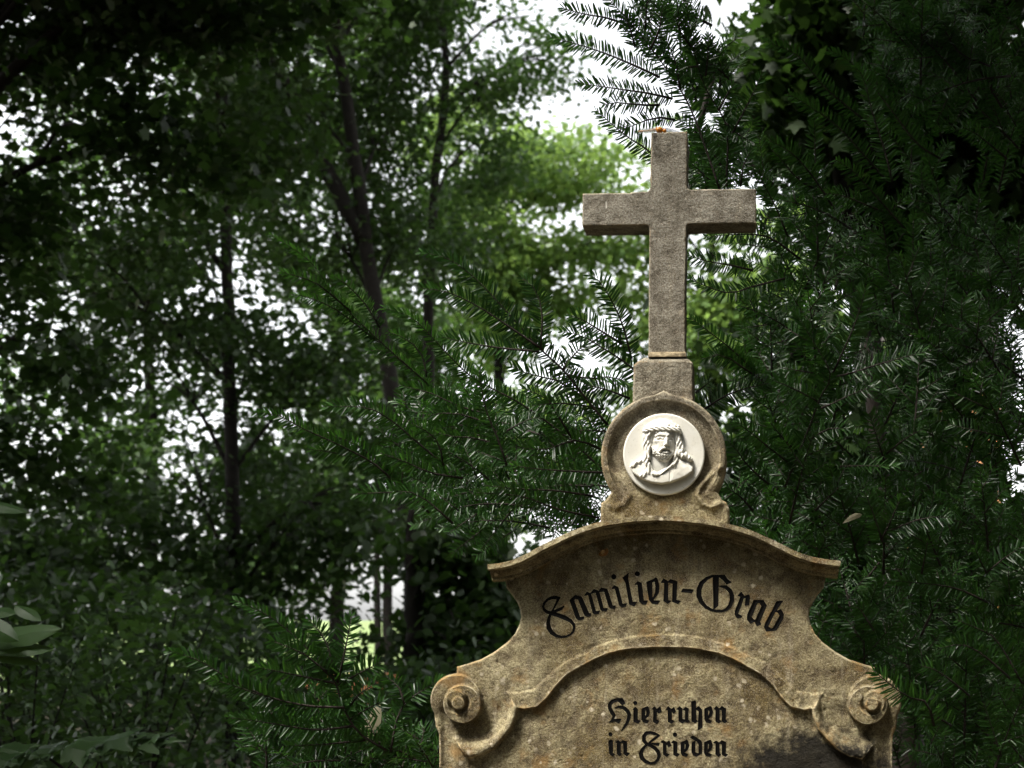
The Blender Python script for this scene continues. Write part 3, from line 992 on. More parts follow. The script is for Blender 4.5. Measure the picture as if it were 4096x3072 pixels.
    for tx, ty, ex, ey in ((470, 400, 425, 440), (500, 350, 470, 300), (620, 330, 600, 285), (720, 420, 705, 470), (900, 350, 930, 300), (1040, 400, 1060, 300), (1110, 350, 1125, 295), (1120, 400, 1180, 380), (1130, 430, 1165, 470), (840, 420, 850, 450)):
        s_ = st([(tx, ty), ((tx + ex) / 2, (ty + ey) / 2), (ex, ey)], 13, 10)
        h = np.where(s_ > 0, mx(h, hs_ + s_ - 2), h)
    h = base + (h - base) * 0.74
    bv = 8.0
    for _ in range(2):
        q = np.pad(h, 1, mode='edge')
        h = (q[:-2, 1:-1] + q[2:, 1:-1] + q[1:-1, :-2] + q[1:-1, 2:] + 2 * q[1:-1, 1:-1]) / 6
    h -= (1.0 - 0.6 * (Y < 400)) * (bv - np.sqrt(np.clip(bv ** 2 - np.clip(D + bv, 0, bv) ** 2, 0, None)))
    return h


bust = relief('portrait_relief', 2515, 2785, 1672, 1945, 1.1, bust_sd, bust_h, -0.0085, M['marble'], med)
tag(bust, 'carved bust of a bearded man wearing a crown of thorns')

# ------------------------------------------------------------------ dragonfly and snail
ca, sa = math.cos(GROT), math.sin(GROT)


def G(px, py, yy):
    """point on the gravestone -> world"""
    x = (px - AX) * S
    return np.array(((AX - PX0) * S + ca * x - sa * yy, DST + sa * x + ca * yy, CAMZ + (PY0 - py) * S))


zf = lambda x, y: (2500 + x / 8.508, 440 + y / 8.508)
fb = G(*zf(1150, 650), 0.03)
fly = empty('dragonfly', fb)
tag(fly, 'amber dragonfly with clear wings perched on top of the stone cross', 'dragonfly')
lf = lambda x, y, yy=0.03: G(*zf(x, y), yy) - fb
b = MB(); b.tube([lf(1020, 545), lf(950, 530), lf(860, 545), lf(780, 556), lf(640, 565), lf(500, 572), lf(420, 582)], [0.0042, 0.0040, 0.0028, 0.0022, 0.0022, 0.0023, 0.0012], 10); b.build('abdomen', M['fly'], fly)
b = MB(); b.tube([lf(1010, 555), lf(1060, 530), lf(1150, 540), lf(1230, 560), lf(1260, 570)], [0.003, 0.0065, 0.0078, 0.006, 0.003], 12); b.build('thorax', M['fly'], fly)
b = MB(); b.ball(lf(1325, 575), (0.0050, 0.0062, 0.0056), 14, 10); hd = b.build('head', M['fly'], fly)
for s_ in (-1, 1):
    for (a_, yy_) in (((1100, 590), (1050, 655)), ((1180, 600), (1170, 655)), ((1240, 600), (1280, 652))):
        q0 = lf(*a_, 0.03 + s_ * 0.003); q1 = lf(*yy_, 0.032 + s_ * 0.006)
        b = MB(); b.tube([q0, (q0 + q1) / 2 + (0, s_ * 0.004, 0.001), q1], 0.0005, 5); b.build('leg', M['fly'], fly)


def wing(root, tip, width, droop):
    root = np.array(root); tip = np.array(tip)
    ax = tip - root; L = np.linalg.norm(ax); ax /= L
    sd_ = np.cross(ax, (0, 0, 1)); sd_ /= np.linalg.norm(sd_)
    sd_ = sd_ * math.cos(droop) + np.array((0, 0, 1)) * math.sin(droop)
    V = []; F = []
    for i in range(9):
        t_ = i / 8
        wd = width * (0.25 + 0.75 * math.sin(math.pi * min(1, 0.15 + 0.75 * t_)) ** 0.7) * (1 if t_ < 0.95 else 0.6)
        c_ = root + ax * L * t_ + (0, 0, -0.003 * t_ * t_)
        for s_ in (-0.5, -0.17, 0.17, 0.5):
            V.append(c_ + sd_ * wd * s_ + (0, 0, 0.0004 * math.cos(s_ * 9)))
    for i in range(8):
        for j in range(3):
            F.append((i * 4 + j, i * 4 + j + 1, (i + 1) * 4 + j + 1, (i + 1) * 4 + j))
    return mk('wing', V, F, M['wing'], fly, True)


wing(lf(1010, 560, 0.027), lf(480, 730, -0.01), 0.017, R(60))
wing(lf(1040, 550, 0.026), lf(640, 760, -0.015), 0.015, R(55))
wing(lf(1180, 500, 0.032), lf(1950, 560, 0.05), 0.013, R(50))
wing(lf(1130, 490, 0.034), lf(1800, 470, 0.06), 0.013, R(45))

sp = G(2412, 2209, -0.004)
snail = empty('snail', sp)
tag(snail, 'small brown banded snail shell clinging under the curved cornice', 'snail')
b = MB(); pts = []; rad = []
for k in range(46):
    a_ = 0.9 - k * 0.30
    rr = 0.0088 * math.exp(-k * 0.052)
    pts.append((rr * 0.9 * math.cos(a_) + 0.001, -0.007 - 0.010 * (1 - math.exp(-k * 0.052)), rr * 0.9 * math.sin(a_)))
    rad.append(0.0064 * math.exp(-k * 0.05))
b.tube(pts, rad, 10)
sh = b.build('shell', M['shell'], snail)
b = MB(); b.tube([(q[0] * 1.02, q[1] - r_ * 0.92, q[2] * 1.02) for q, r_ in zip(pts[8:40], rad[8:40])], [0.0007] * 32, 6); b.build('spiral_band', M['lip'], sh)
b = MB(); b.ball((-0.003, -0.002, -0.004), (0.008, 0.004, 0.006)); b.build('foot', M['shell'], snail)


# ------------------------------------------------------------------ yew
NT = np.array([0.0, 0.3, 0.8, 1.0])
NW = np.array([0.5, 1.0, 0.9, 0.15])


class Needles:
    def __init__(s):
        s.P = []; s.D = []; s.Nn = []; s.L = []; s.W = []; s.C = []; s.T = []

    def along(s, pts, L, spacing, roll=0.0, tipshort=True, W=0.0043, view=(0, -1, 0.25), start=0.0):
        p = np.asarray(pts, float)
        seg = np.linalg.norm(np.diff(p, axis=0), axis=1); cum = np.concatenate([[0], np.cumsum(seg)])
        tot = cum[-1]
        m = int(tot / spacing)
        if m < 2: return
        tone = rng.normal(0, 0.12)
        for side in (-1, 1):
            t = (np.arange(m) + rng.uniform(0.1, 0.9, m)) * spacing
            t = t[(t < tot) & (t > start * tot)]
            f = t / tot
            pos = np.stack([np.interp(t, cum, p[:, k]) for k in range(3)], 1)
            t2 = np.clip(t + 0.01, 0, tot)
            t1 = np.clip(t - 0.01, 0, tot)
            Tn = np.stack([np.interp(t2, cum, p[:, k]) - np.interp(t1, cum, p[:, k]) for k in range(3)], 1)
            Tn /= np.linalg.norm(Tn, axis=1)[:, None] + 1e-9
            nv = np.asarray(view, float); nv = nv / np.linalg.norm(nv)
            Sd = np.cross(Tn, nv); Sd /= np.linalg.norm(Sd, axis=1)[:, None] + 1e-9
            Nv = np.cross(Sd, Tn)
            rl = roll + rng.normal(0, 0.2, len(t))
            Sr = Sd * np.cos(rl)[:, None] + Nv * np.sin(rl)[:, None]
            Nr = Nv * np.cos(rl)[:, None] - Sd * np.sin(rl)[:, None]
            ang = R(66) - R(34) * np.clip((f - 0.55) / 0.45, 0, 1) ** 1.5 + rng.normal(0, 0.12, len(t))
            lift = rng.normal(0.16, 0.16, len(t))
            D = Tn * np.cos(ang)[:, None] + side * Sr * np.sin(ang)[:, None] + Nr * lift[:, None]
            D /= np.linalg.norm(D, axis=1)[:, None]
            ln = L * rng.uniform(0.82, 1.12, len(t))
            if tipshort: ln *= 1 - 0.55 * np.clip((f - 0.7) / 0.3, 0, 1) ** 1.6
            ln *= 0.75 + 0.25 * np.clip(f / 0.2, 0, 1)
            s.P.append(pos); s.D.append(D); s.Nn.append(Nr + 0.3 * rng.normal(0, 1, (len(t), 3)))
            s.L.append(ln); s.W.append(np.full(len(t), W) * rng.uniform(0.85, 1.1, len(t)))
            s.C.append(rng.normal(0.10, 0.10, len(t)))
            s.T.append(np.clip(rng.normal(0.30, 0.2, len(t)) + tone + 0.55 * np.clip((f - 0.72) / 0.28, 0, 1) ** 1.5, 0, 1))

    def count(s):
        return sum(len(x) for x in s.P)

    def build(s, mat, parent, org):
        P_ = np.concatenate(s.P) - org; D = np.concatenate(s.D); Nn = np.concatenate(s.Nn)
        L = np.concatenate(s.L); W = np.concatenate(s.W); C = np.concatenate(s.C)
        Sd = np.cross(D, Nn); Sd /= np.linalg.norm(Sd, axis=1)[:, None] + 1e-9
        Nn = np.cross(Sd, D)
        n = len(P_)
        ctr = P_[:, None, :] + D[:, None, :] * (NT[None, :, None] * L[:, None, None]) - Nn[:, None, :] * ((C * L)[:, None, None] * (NT ** 2)[None, :, None])
        hw = (W[:, None] * 0.5 * NW[None, :])[:, :, None]
        A = ctr + Sd[:, None, :] * hw + Nn[:, None, :] * hw * 0.35
        B = ctr - Sd[:, None, :] * hw + Nn[:, None, :] * hw * 0.35
        V = np.stack([A, ctr, B], 2).reshape(-1, 3)          # n, 5, 3
        q = []
        for i in range(3):
            for j in range(2):
                a0 = i * 3 + j
                q.append((a0, a0 + 1, a0 + 4, a0 + 3))
        q = np.array(q)
        F = (np.arange(n)[:, None, None] * 12 + q[None]).reshape(-1, 4)
        rn = np.repeat(np.concatenate(s.T), 12)
        o = mk('needles', V, F, mat, parent, True, {'rnd': rn})
        tag(o, kind='stuff')
        return o


def yew_branch(tree, sprigs, mat, L=0.031, spacing=0.0062, r0=0.0035, view=(0, -1, 0.25), W=0.0046):
    """sprigs: list of (points, roll) in world space; first is the main axis. One branch > needles"""
    org = np.asarray(sprigs[0][0][0], float)
    o_par = empty_none = None
    b = MB(); nd = Needles()
    for k, (pts, roll) in enumerate(sprigs):
        m = max(5, int(np.linalg.norm(np.diff(np.asarray(pts), axis=0), axis=1).sum() / 0.03))
        p = spline(pts, m)
        ra = (r0 if k == 0 else r0 * 0.55)
        b.tube(p - org, np.linspace(ra, 0.0007, m), 6)
        nd.along(p, L * rng.uniform(0.9, 1.08), spacing, roll, view=view, start=0.0, W=W)
    br = b.build('branch', M['yewbark'], tree)
    br.location = org - np.array(tree.location)
    if nd.count(): nd.build(mat, br, org)
    return br


def px_path(L, d0, d1=None):
    d1 = d0 if d1 is None else d1
    n = len(L)
    return [P(x, y, d0 + (d1 - d0) * i / (n - 1)) for i, (x, y) in enumerate(L)]


zr = lambda L: [(1000 + x / 1.3825, 900 + y / 1.3825) for x, y in L]     # left yew
zt = lambda L: [(1200 + x / 1.58, y / 1.58) for x, y in L]               # top
z6 = lambda L: [(2696 + x / 1.58, y / 1.58) for x, y in L]               # upper right
z7 = lambda L: [(2696 + x / 1.58, 1000 + y / 1.58) for x, y in L]        # right
z5 = lambda L: [(x / 1.229, 2000 + y / 1.229) for x, y in L]             # lower left
z8 = lambda L: [(2900 + x / 2.765, 2600 + y / 2.765) for x, y in L]
z9 = lambda L: [(3100 + x / 1.4157, 1900 + y / 1.4157) for x, y in L]

yl = empty('yew_tree', P(2665, 2473 + 1.5 * FPX / 4.7, 4.7))
yl.location.z = 0
tag(yl, 'dark green yew behind the gravestone, its sprays reaching left and above the cross', 'yew tree')
yr = empty('yew_tree', (0.78, 5.3, 0))
tag(yr, 'large shadowy yew filling the right side beside the gravestone', 'yew tree')


def yew_trunk(tree, pts, rad):
    loc = np.array(tree.location)
    p = spline(np.array(pts), 22)
    b = MB(); b.tube(p - loc, np.interp(np.linspace(0, 1, 22), np.linspace(0, 1, len(rad)), rad), 10)
    return b.build('trunk', M['yewbark'], tree)


l0 = np.array(yl.location); r0_ = np.array(yr.location)
yew_trunk(yl, [l0 + (0, 0, -0.1), l0 + (0.01, 0, 1.0), l0 + (0.0, 0, 2.0), l0 + (0.02, 0, 2.7), l0 + (0.15, -0.1, 3.2)], [0.06, 0.05, 0.035, 0.022, 0.008])
yew_trunk(yr, [r0_ + (0, 0, -0.1), r0_ + (0.05, 0, 1.2), r0_ + (-0.02, 0, 1.9), r0_ + (-0.1, 0, 2.5)], [0.09, 0.07, 0.05, 0.02])

LEFT = [
    # (base -> tip), depth at base, depth at tip, roll
    (zr([(1010, 900), (760, 680), (500, 430), (330, 200), (105, 50)]), 4.25, 4.05, 0.9),
    (zr([(700, 640), (480, 470), (320, 400), (230, 385)]), 4.2, 4.1, 1.0),
    (zr([(560, 480), (380, 330), (280, 290), (170, 258)]), 4.15, 4.05, 0.9),
    (zr([(720, 570), (640, 440), (540, 335), (460, 280)]), 4.2, 4.15, 0.7),
    (zr([(1000, 960), (900, 820), (760, 700), (640, 700)]), 4.3, 4.25, 0.6),
    (zr([(980, 880), (960, 740), (880, 640), (760, 590)]), 4.25, 4.2, 0.6),
    (zr([(1980, 1110), (1850, 950), (1730, 800), (1600, 680), (1420, 480), (1250, 300), (1100, 190), (945, 150)]), 3.78, 3.66, 0.15),
    (zr([(1620, 690), (1430, 560), (1260, 450), (1090, 370), (940, 350)]), 3.72, 3.66, 0.25),
    (zr([(1605, 690), (1615, 480), (1570, 350), (1500, 290)]), 3.72, 3.7, -0.1),
    (zr([(1600, 700), (1380, 680), (1200, 650), (1060, 620)]), 3.72, 3.68, 0.3),
    (zr([(1730, 800), (1790, 720), (1855, 655)]), 3.74, 3.72, -0.2),
    (zr([(1850, 960), (1700, 860), (1560, 830), (1440, 780)]), 3.8, 3.76, 0.3),
    (zr([(1760, 830), (1880, 850), (2000, 840), (2110, 880)]), 3.8, 3.9, 0.3),
    (zr([(2200, 860), (2060, 750), (1950, 680), (1830, 610), (1720, 590)]), 3.78, 3.7, 0.1),
    (zr([(2110, 740), (2060, 550), (1990, 400), (1930, 310), (1870, 268)]), 3.78, 3.7, -0.1),
    (zr([(2060, 660), (1900, 560), (1830, 520), (1760, 495)]), 3.76, 3.72, 0.2),
    (zr([(2000, 1400), (1760, 1180), (1500, 990), (1240, 850), (1080, 700), (960, 570), (870, 500), (740, 460)]), 3.95, 3.72, 0.3),
    (zr([(1320, 1050), (1150, 1000), (1000, 930), (840, 890)]), 3.9, 3.85, 0.4),
    (zr([(1420, 1330), (1370, 1180), (1310, 1040), (1280, 900), (1265, 780)]), 3.85, 3.8, 0.1),
    (zr([(1370, 1180), (1450, 1120), (1560, 1070), (1620, 1060)]), 3.85, 3.82, 0.2),
    (zr([(1340, 1120), (1220, 1060), (1100, 1040), (980, 1050)]), 3.87, 3.84, 0.4),
    (zr([(1390, 1230), (1260, 1180), (1120, 1170), (1040, 1150)]), 3.87, 3.84, 0.4),
    (zr([(1080, 1330), (900, 1180), (780, 1080), (640, 1010), (400, 1005)]), 3.95, 3.85, 0.4),
    (zr([(850, 1480), (700, 1330), (500, 1220), (300, 1130), (150, 1050), (20, 1040)]), 3.95, 3.8, 0.35),
    (zr([(800, 1390), (640, 1250), (480, 1170), (370, 1160)]), 3.95, 3.9, 0.5),
    (zr([(840, 1440), (640, 1310), (470, 1260), (330, 1240)]), 3.97, 3.9, 0.6),
    (zr([(1180, 1400), (1000, 1370), (860, 1310), (720, 1260)]), 3.92, 3.85, 0.4),
    (zr([(1070, 1330), (1040, 1200), (960, 1130), (900, 1100)]), 3.9, 3.85, 0.2),
    (zr([(1000, 1600), (870, 1490), (720, 1480), (560, 1490)]), 3.95, 3.88, 0.3),
    (zr([(850, 1490), (840, 1400), (850, 1330)]), 3.95, 3.93, 0.0),
    (zr([(1960, 1370), (1760, 1360), (1600, 1350), (1450, 1330)]), 3.82, 3.74, 0.2),
    (zr([(1940, 1240), (1800, 1190), (1640, 1240), (1480, 1230)]), 3.84, 3.76, 0.2),
    (zr([(1900, 1500), (1700, 1470), (1500, 1460), (1300, 1440)]), 3.85, 3.78, 0.35),
    (zr([(1930, 1620), (1700, 1570), (1500, 1500), (1250, 1480)]), 3.85, 3.78, 0.35),
    (zr([(1120, 1650), (1000, 1540), (900, 1480), (800, 1470)]), 3.86, 3.8, 0.2),
    (zr([(1960, 1020), (1850, 1000), (1700, 985), (1560, 1000)]), 3.8, 3.75, 0.25),
    (zr([(2100, 960), (2000, 920), (1930, 900), (1850, 880)]), 3.8, 3.76, 0.15),
    (zr([(1780, 1180), (1700, 1050), (1640, 960), (1500, 900)]), 3.85, 3.8, 0.1),
    # the low bush on the left
    (z5([(1900, 1230), (1760, 1140), (1680, 1000), (1640, 880), (1480, 700), (1320, 570), (1150, 490)]), 3.55, 3.45, 0.2),
    (z5([(1660, 900), (1700, 720), (1730, 565)]), 3.5, 3.48, -0.1),
    (z5([(1650, 870), (1600, 690), (1515, 585)]), 3.5, 3.48, 0.0),
    (z5([(1640, 880), (1500, 760), (1330, 690)]), 3.5, 3.45, 0.3),
    (z5([(1660, 910), (1770, 850), (1870, 797)]), 3.52, 3.5, -0.2),
    (z5([(1640, 900), (1430, 855), (1250, 820)]), 3.5, 3.45, 0.35),
    (z5([(1690, 1020), (1500, 1010), (1300, 960), (1130, 880), (980, 790), (820, 738)]), 3.5, 3.4, 0.35),
    (z5([(1560, 1040), (1380, 1000), (1200, 930), (1040, 880)]), 3.5, 3.42, 0.4),
    (z5([(1740, 1110), (1550, 1130), (1350, 1100), (1140, 1070)]), 3.52, 3.45, 0.35),
    (z5([(1700, 1050), (1760, 960), (1850, 900)]), 3.53, 3.5, 0.0),
    (z5([(1720, 1080), (1800, 1030), (1880, 990)]), 3.53, 3.5, 0.0),
    (z5([(1920, 1240), (1950, 1080), (1990, 1000), (2070, 940), (2180, 880)]), 3.6, 3.62, 0.1),
    (z5([(1990, 1010), (1960, 920), (1900, 870)]), 3.6, 3.6, 0.1),
    (z5([(1800, 1180), (1600, 1200), (1400, 1210)]), 3.55, 3.5, 0.4),
    (z5([(2080, 1260), (2060, 1180), (1960, 1120)]), 3.6, 3.58, 0.2),
    # sprays rising behind and above the cross
    (z6([(330, 1180), (330, 800), (200, 560), (120, 300), (90, 100), (60, -80)]), 4.05, 3.95, 0.0),
    ([(2880, 760), (2760, 430), (2640, 240), (2520, 90), (2440, 0), (2380, -90)], 3.95, 3.85, 0.1),
    ([(2640, 310), (2560, 272), (2440, 221), (2320, 180), (2200, 149)], 3.9, 3.85, 0.35),
    ([(2530, 105), (2470, 85), (2421, 70), (2330, 55), (2244, 30)], 3.9, 3.85, 0.35),
    ([(2690, 395), (2592, 373), (2459, 354), (2314, 333)], 3.92, 3.85, 0.35),
    ([(2700, 700), (2592, 601), (2497, 538), (2383, 440)], 3.92, 3.86, 0.2),
    ([(2540, 190), (2525, 130), (2497, 55)], 3.9, 3.88, 0.0),
    ([(2640, 420), (2560, 420), (2470, 410), (2410, 420)], 3.92, 3.88, 0.3),
    ([(2600, 200), (2640, 110), (2650, 10)], 3.9, 3.88, 0.0),
    ([(2720, 360), (2700, 240), (2660, 150)], 3.92, 3.9, 0.0),
    ([(2700, 480), (2620, 470), (2540, 500), (2480, 520)], 3.95, 3.9, 0.25),
    (z6([(370, 840), (470, 650), (555, 470)]), 4.0, 3.97, 0.0),
    (z6([(200, 480), (215, 340), (215, 230)]), 4.0, 3.98, 0.0),
    (z6([(280, 700), (340, 590), (380, 530)]), 4.0, 3.98, 0.0),
    (z6([(110, 300), (40, 200), (0, 80)]), 3.98, 3.95, 0.1),
    (z6([(150, 420), (60, 430), (-40, 470)]), 3.98, 3.94, 0.3),
    (z6([(330, 780), (420, 860), (500, 900)]), 4.02, 4.0, 0.2),
    (z6([(300, 1050), (200, 900), (100, 800), (0, 740)]), 4.0, 3.95, 0.2),
    (z6([(420, 1180), (440, 1040), (500, 930)]), 4.02, 4.0, 0.1),
    (z6([(280, 1180), (160, 1080), (90, 1010)]), 4.0, 3.96, 0.2),
    (z7([(700, 180), (500, 230), (330, 270), (90, 180)]), 4.05, 3.98, 0.3),
    (z7([(500, 130), (330, 90), (200, 70), (90, 30)]), 4.05, 3.98, 0.3),
    (z7([(620, 900), (480, 740), (330, 600), (90, 420)]), 3.95, 3.85, 0.25),
    (z7([(520, 800), (400, 720), (300, 660), (180, 690)]), 3.92, 3.86, 0.3),
]
RIGHT = [
    (z6([(910, 1650), (900, 1250), (890, 900), (890, 630)]), 4.15, 4.1, 0.0),
    (z6([(1250, 820), (1200, 760), (950, 550), (780, 350), (560, 258)]), 4.2, 4.05, 0.5),
    (z6([(1380, 1150), (1330, 950), (1250, 700), (1200, 500), (1140, 415)]), 4.1, 4.05, 0.1),
    (z6([(1680, 1000), (1530, 900), (1300, 600), (1100, 380), (965, 318)]), 4.2, 4.1, 0.5),
    (z6([(1350, 1150), (1200, 980), (1000, 770), (720, 590)]), 4.15, 4.05, 0.5),
    (z6([(1000, 1300), (850, 1080), (720, 950), (600, 890)]), 4.1, 4.0, 0.4),
    (z6([(900, 1200), (780, 1130), (680, 1010), (620, 950)]), 4.1, 4.05, 0.1),
    (z6([(1480, 1470), (1250, 1210), (1130, 1080), (1010, 1005)]), 4.05, 3.95, 0.8),
    (z6([(1380, 1360), (1200, 1290), (1080, 1240), (960, 1220)]), 4.05, 4.0, 0.5),
    (z6([(1500, 1800), (1510, 1600), (1510, 1480), (1515, 1370)]), 4.0, 3.95, 0.0),
    (z6([(720, 1500), (640, 1300), (560, 1150), (530, 1050)]), 4.1, 4.05, 0.1),
    (z6([(800, 1640), (600, 1500), (400, 1480), (200, 1500)]), 4.1, 4.0, 0.3),
    (z6([(2100, 1000), (1980, 900), (1900, 840), (1810, 800)]), 4.2, 4.1, 0.5),
    (z6([(2000, 420), (1800, 330), (1680, 140), (1560, 50)]), 4.3, 4.2, 0.4),
    (z6([(1900, 420), (1650, 260), (1420, 190), (1250, 160)]), 4.3, 4.2, 0.5),
    (z7([(700, 1500), (830, 1180), (930, 920), (990, 790), (880, 580), (750, 370)]), 3.9, 3.8, 0.1),
    (z7([(1000, 790), (1130, 500), (1190, 330), (1212, 235)]), 3.85, 3.8, -0.1),
    (z7([(1030, 800), (1150, 770), (1300, 720), (1600, 640)]), 3.85, 3.78, 0.1),
    (z7([(930, 1000), (1050, 950), (1150, 900), (1290, 860)]), 3.86, 3.8, 0.2),
    (z7([(870, 1190), (980, 1130), (1100, 1130)]), 3.86, 3.82, 0.1),
    (z7([(930, 970), (840, 920), (740, 870), (620, 820)]), 3.87, 3.82, 0.2),
    (z7([(120, 1060), (260, 960), (400, 890), (610, 840)]), 3.75, 3.7, 0.0),
    (z7([(140, 900), (180, 870), (230, 830)]), 3.75, 3.7, 0.0),
    (z7([(760, 1370), (600, 1250), (480, 1150), (380, 1080)]), 3.9, 3.8, 0.2),
    (z7([(600, 1480), (480, 1380), (400, 1270), (330, 1200)]), 3.85, 3.8, 0.1),
    (z7([(780, 1280), (680, 1180), (600, 1080)]), 3.9, 3.85, 0.2),
    (z7([(1330, 1330), (1280, 1180), (1230, 1020)]), 3.95, 3.9, 0.0),
    (z7([(1340, 1290), (1480, 1180), (1580, 1130)]), 3.95, 3.9, 0.0),
    (z7([(1050, 1370), (1200, 1365), (1410, 1370)]), 3.8, 3.76, 0.5),
    (z7([(1510, 560), (1500, 320), (1500, 0)]), 4.05, 4.0, 0.0),
    (z7([(1780, 900), (1760, 600), (1750, 280)]), 4.1, 4.05, 0.0),
    (z7([(900, 1640), (1000, 1540), (1060, 1480)]), 3.85, 3.8, 0.1),
    (z7([(500, 1650), (420, 1560), (330, 1500)]), 3.8, 3.76, 0.1),
    (z9([(610, 380), (560, 230), (510, 100)]), 3.8, 3.76, 0.0),
    (z9([(600, 370), (660, 250), (715, 120)]), 3.8, 3.76, 0.0),
    (z9([(620, 330), (760, 270), (870, 240), (990, 240)]), 3.8, 3.74, 0.1),
    (z9([(830, 560), (850, 460), (865, 370)]), 3.85, 3.8, 0.0),
    (z9([(1200, 560), (1160, 480), (1130, 410)]), 3.9, 3.85, 0.0),
    (z9([(1190, 560), (1300, 470), (1410, 400)]), 3.9, 3.85, 0.1),
    (z9([(1330, 1150), (1180, 1020), (1060, 960), (940, 980)]), 3.8, 3.75, 0.3),
    (z9([(1400, 1180), (1250, 930), (1120, 860), (1030, 820)]), 3.85, 3.8, 0.3),
    (z9([(900, 1420), (860, 1290), (740, 1250), (560, 1110)]), 3.46, 3.40, 0.3),
    (z9([(1100, 1250), (980, 1150), (900, 1100), (830, 1080)]), 3.7, 3.65, 0.3),
    (z9([(1000, 1420), (900, 1360), (830, 1320)]), 3.6, 3.55, 0.3),
    (z9([(1200, 720), (1050, 650), (900, 620), (690, 600)]), 3.9, 3.85, 0.35),
    (z9([(560, 880), (480, 760), (440, 740)]), 3.9, 3.88, 0.2),
]
for L, d0, d1, roll in LEFT:
    far = d0 > 4.1
    yew_branch(yl, [(px_path(L, d0, d1), roll)], M['yew'], L=0.029 if far else (0.038 if d0 < 3.845 else 0.034), spacing=0.0052 if far else (0.0064 if d0 < 3.845 else 0.0056), W=0.0038 if far else (0.0050 if d0 < 3.845 else 0.0044), view=(rng.uniform(-0.3, 0.3), -1, rng.uniform(0.1, 0.5)))
for L, d0, d1, roll in RIGHT:
    yew_branch(yr, [(px_path(L, d0, d1), roll)], M['yew'], L=0.042 if d0 < 3.97 else 0.035, spacing=0.0062, W=0.0047, view=(rng.uniform(-0.3, 0.3), -1, rng.uniform(0.1, 0.5)))


def fill(tree, n, reg, drange, dirx, mat, size=(260, 460), spacing=0.0092, L=0.037):
    """random compound sprays inside an image-plane polygon at given depths"""
    a = np.array(reg); cnt = 0
    while cnt < n:
        x = rng.uniform(a[:, 0].min(), a[:, 0].max()); y = rng.uniform(a[:, 1].min(), a[:, 1].max())
        if sdpoly(np.array([x]), np.array([y]), reg)[0] > 0: continue
        cnt += 1
        d = rng.uniform(*drange)
        ang = rng.normal(dirx, 0.55)
        ln = rng.uniform(*size)
        dx, dy = math.cos(ang), -math.sin(ang)
        dz = rng.normal(-0.08, 0.12)
        b0 = (x - dx * ln * 0.5, y - dy * ln * 0.5)
        main = [P(b0[0] + dx * ln * t, b0[1] + dy * ln * t - ln * 0.08 * math.sin(t * 3), d + dz * t) for t in (0, 0.33, 0.66, 1)]
        spr = [(main, rng.normal(0.2, 0.3))]
        for k in range(5):
            t = 0.15 + 0.15 * k
            sgn = 1 if k % 2 else -1
            a2 = ang + sgn * rng.uniform(0.55, 0.95)
            l2 = ln * (0.62 - 0.4 * t) * rng.uniform(0.8, 1.1)
            q = (b0[0] + dx * ln * t, b0[1] + dy * ln * t)
            dd = d + dz * t
            spr.append(([P(q[0] + math.cos(a2) * l2 * u, q[1] - math.sin(a2) * l2 * u, dd + rng.normal(0, 0.03) * u) for u in (0, 0.5, 1)], rng.normal(0.2, 0.3)))
        yew_branch(tree, spr, mat, L=L, spacing=spacing, r0=0.004, view=(rng.uniform(-0.5, 0.5), -1, rng.uniform(0.0, 0.8)))


fill(yl, 26, zr([(1250, 1000), (1650, 1050), (1950, 1150), (2000, 1700), (1150, 1700), (900, 1520), (1150, 1350)]), (4.15, 4.8), R(155), M['yew'])
fill(yl, 9, zr([(1000, 950), (1300, 900), (1600, 1000), (1200, 1250), (800, 1350)]), (4.2, 4.6), R(155), M['yew'])
fill(yl, 22, z5([(1300, 1050), (1700, 1150), (2080, 1050), (2150, 1330), (1250, 1330)]), (3.7, 4.2), R(140), M['yew'])
fill(yl, 9, z6([(-220, 60), (100, -60), (380, 520), (180, 760), (-60, 560)]), (3.98, 4.2), R(118), M['yew'], (170, 280), 0.007, 0.031)
fill(yl, 6, z6([(200, 900), (450, 900), (560, 1200), (100, 1200)]), (4.1, 4.4), R(120), M['yew'])
RR = z7([(600, -100), (1100, -350), (1700, -400), (2250, -300), (2250, 3500), (1100, 3500), (300, 1750), (330, 1200), (500, 900), (650, 700), (480, 300)])
fill(yr, 118, RR, (4.15, 5.0), R(115), M['yew'], (300, 520))
fill(yr, 34, z7([(900, 300), (2250, 100), (2250, 3400), (1500, 3400), (600, 1900)]), (3.95, 4.2), R(105), M['yew'], (300, 480))
fill(yr, 30, z6([(1100, 0), (2250, -100), (2250, 900), (1500, 900)]), (4.3, 5.0), R(120), M['yew'], (300, 480))


# ------------------------------------------------------------------ broadleaf trees
LV = np.array([(0, 0), (0.42, 0.08), (0.34, 0.28), (0.56, 0.55), (0.24, 0.60), (0, 1.0), (-0.24, 0.60), (-0.56, 0.55), (-0.34, 0.28), (-0.42, 0.08)])
LS = np.array([(0, 0), (0.30, 0.25), (0.28, 0.62), (0, 1.0), (-0.28, 0.62), (-0.30, 0.25)])


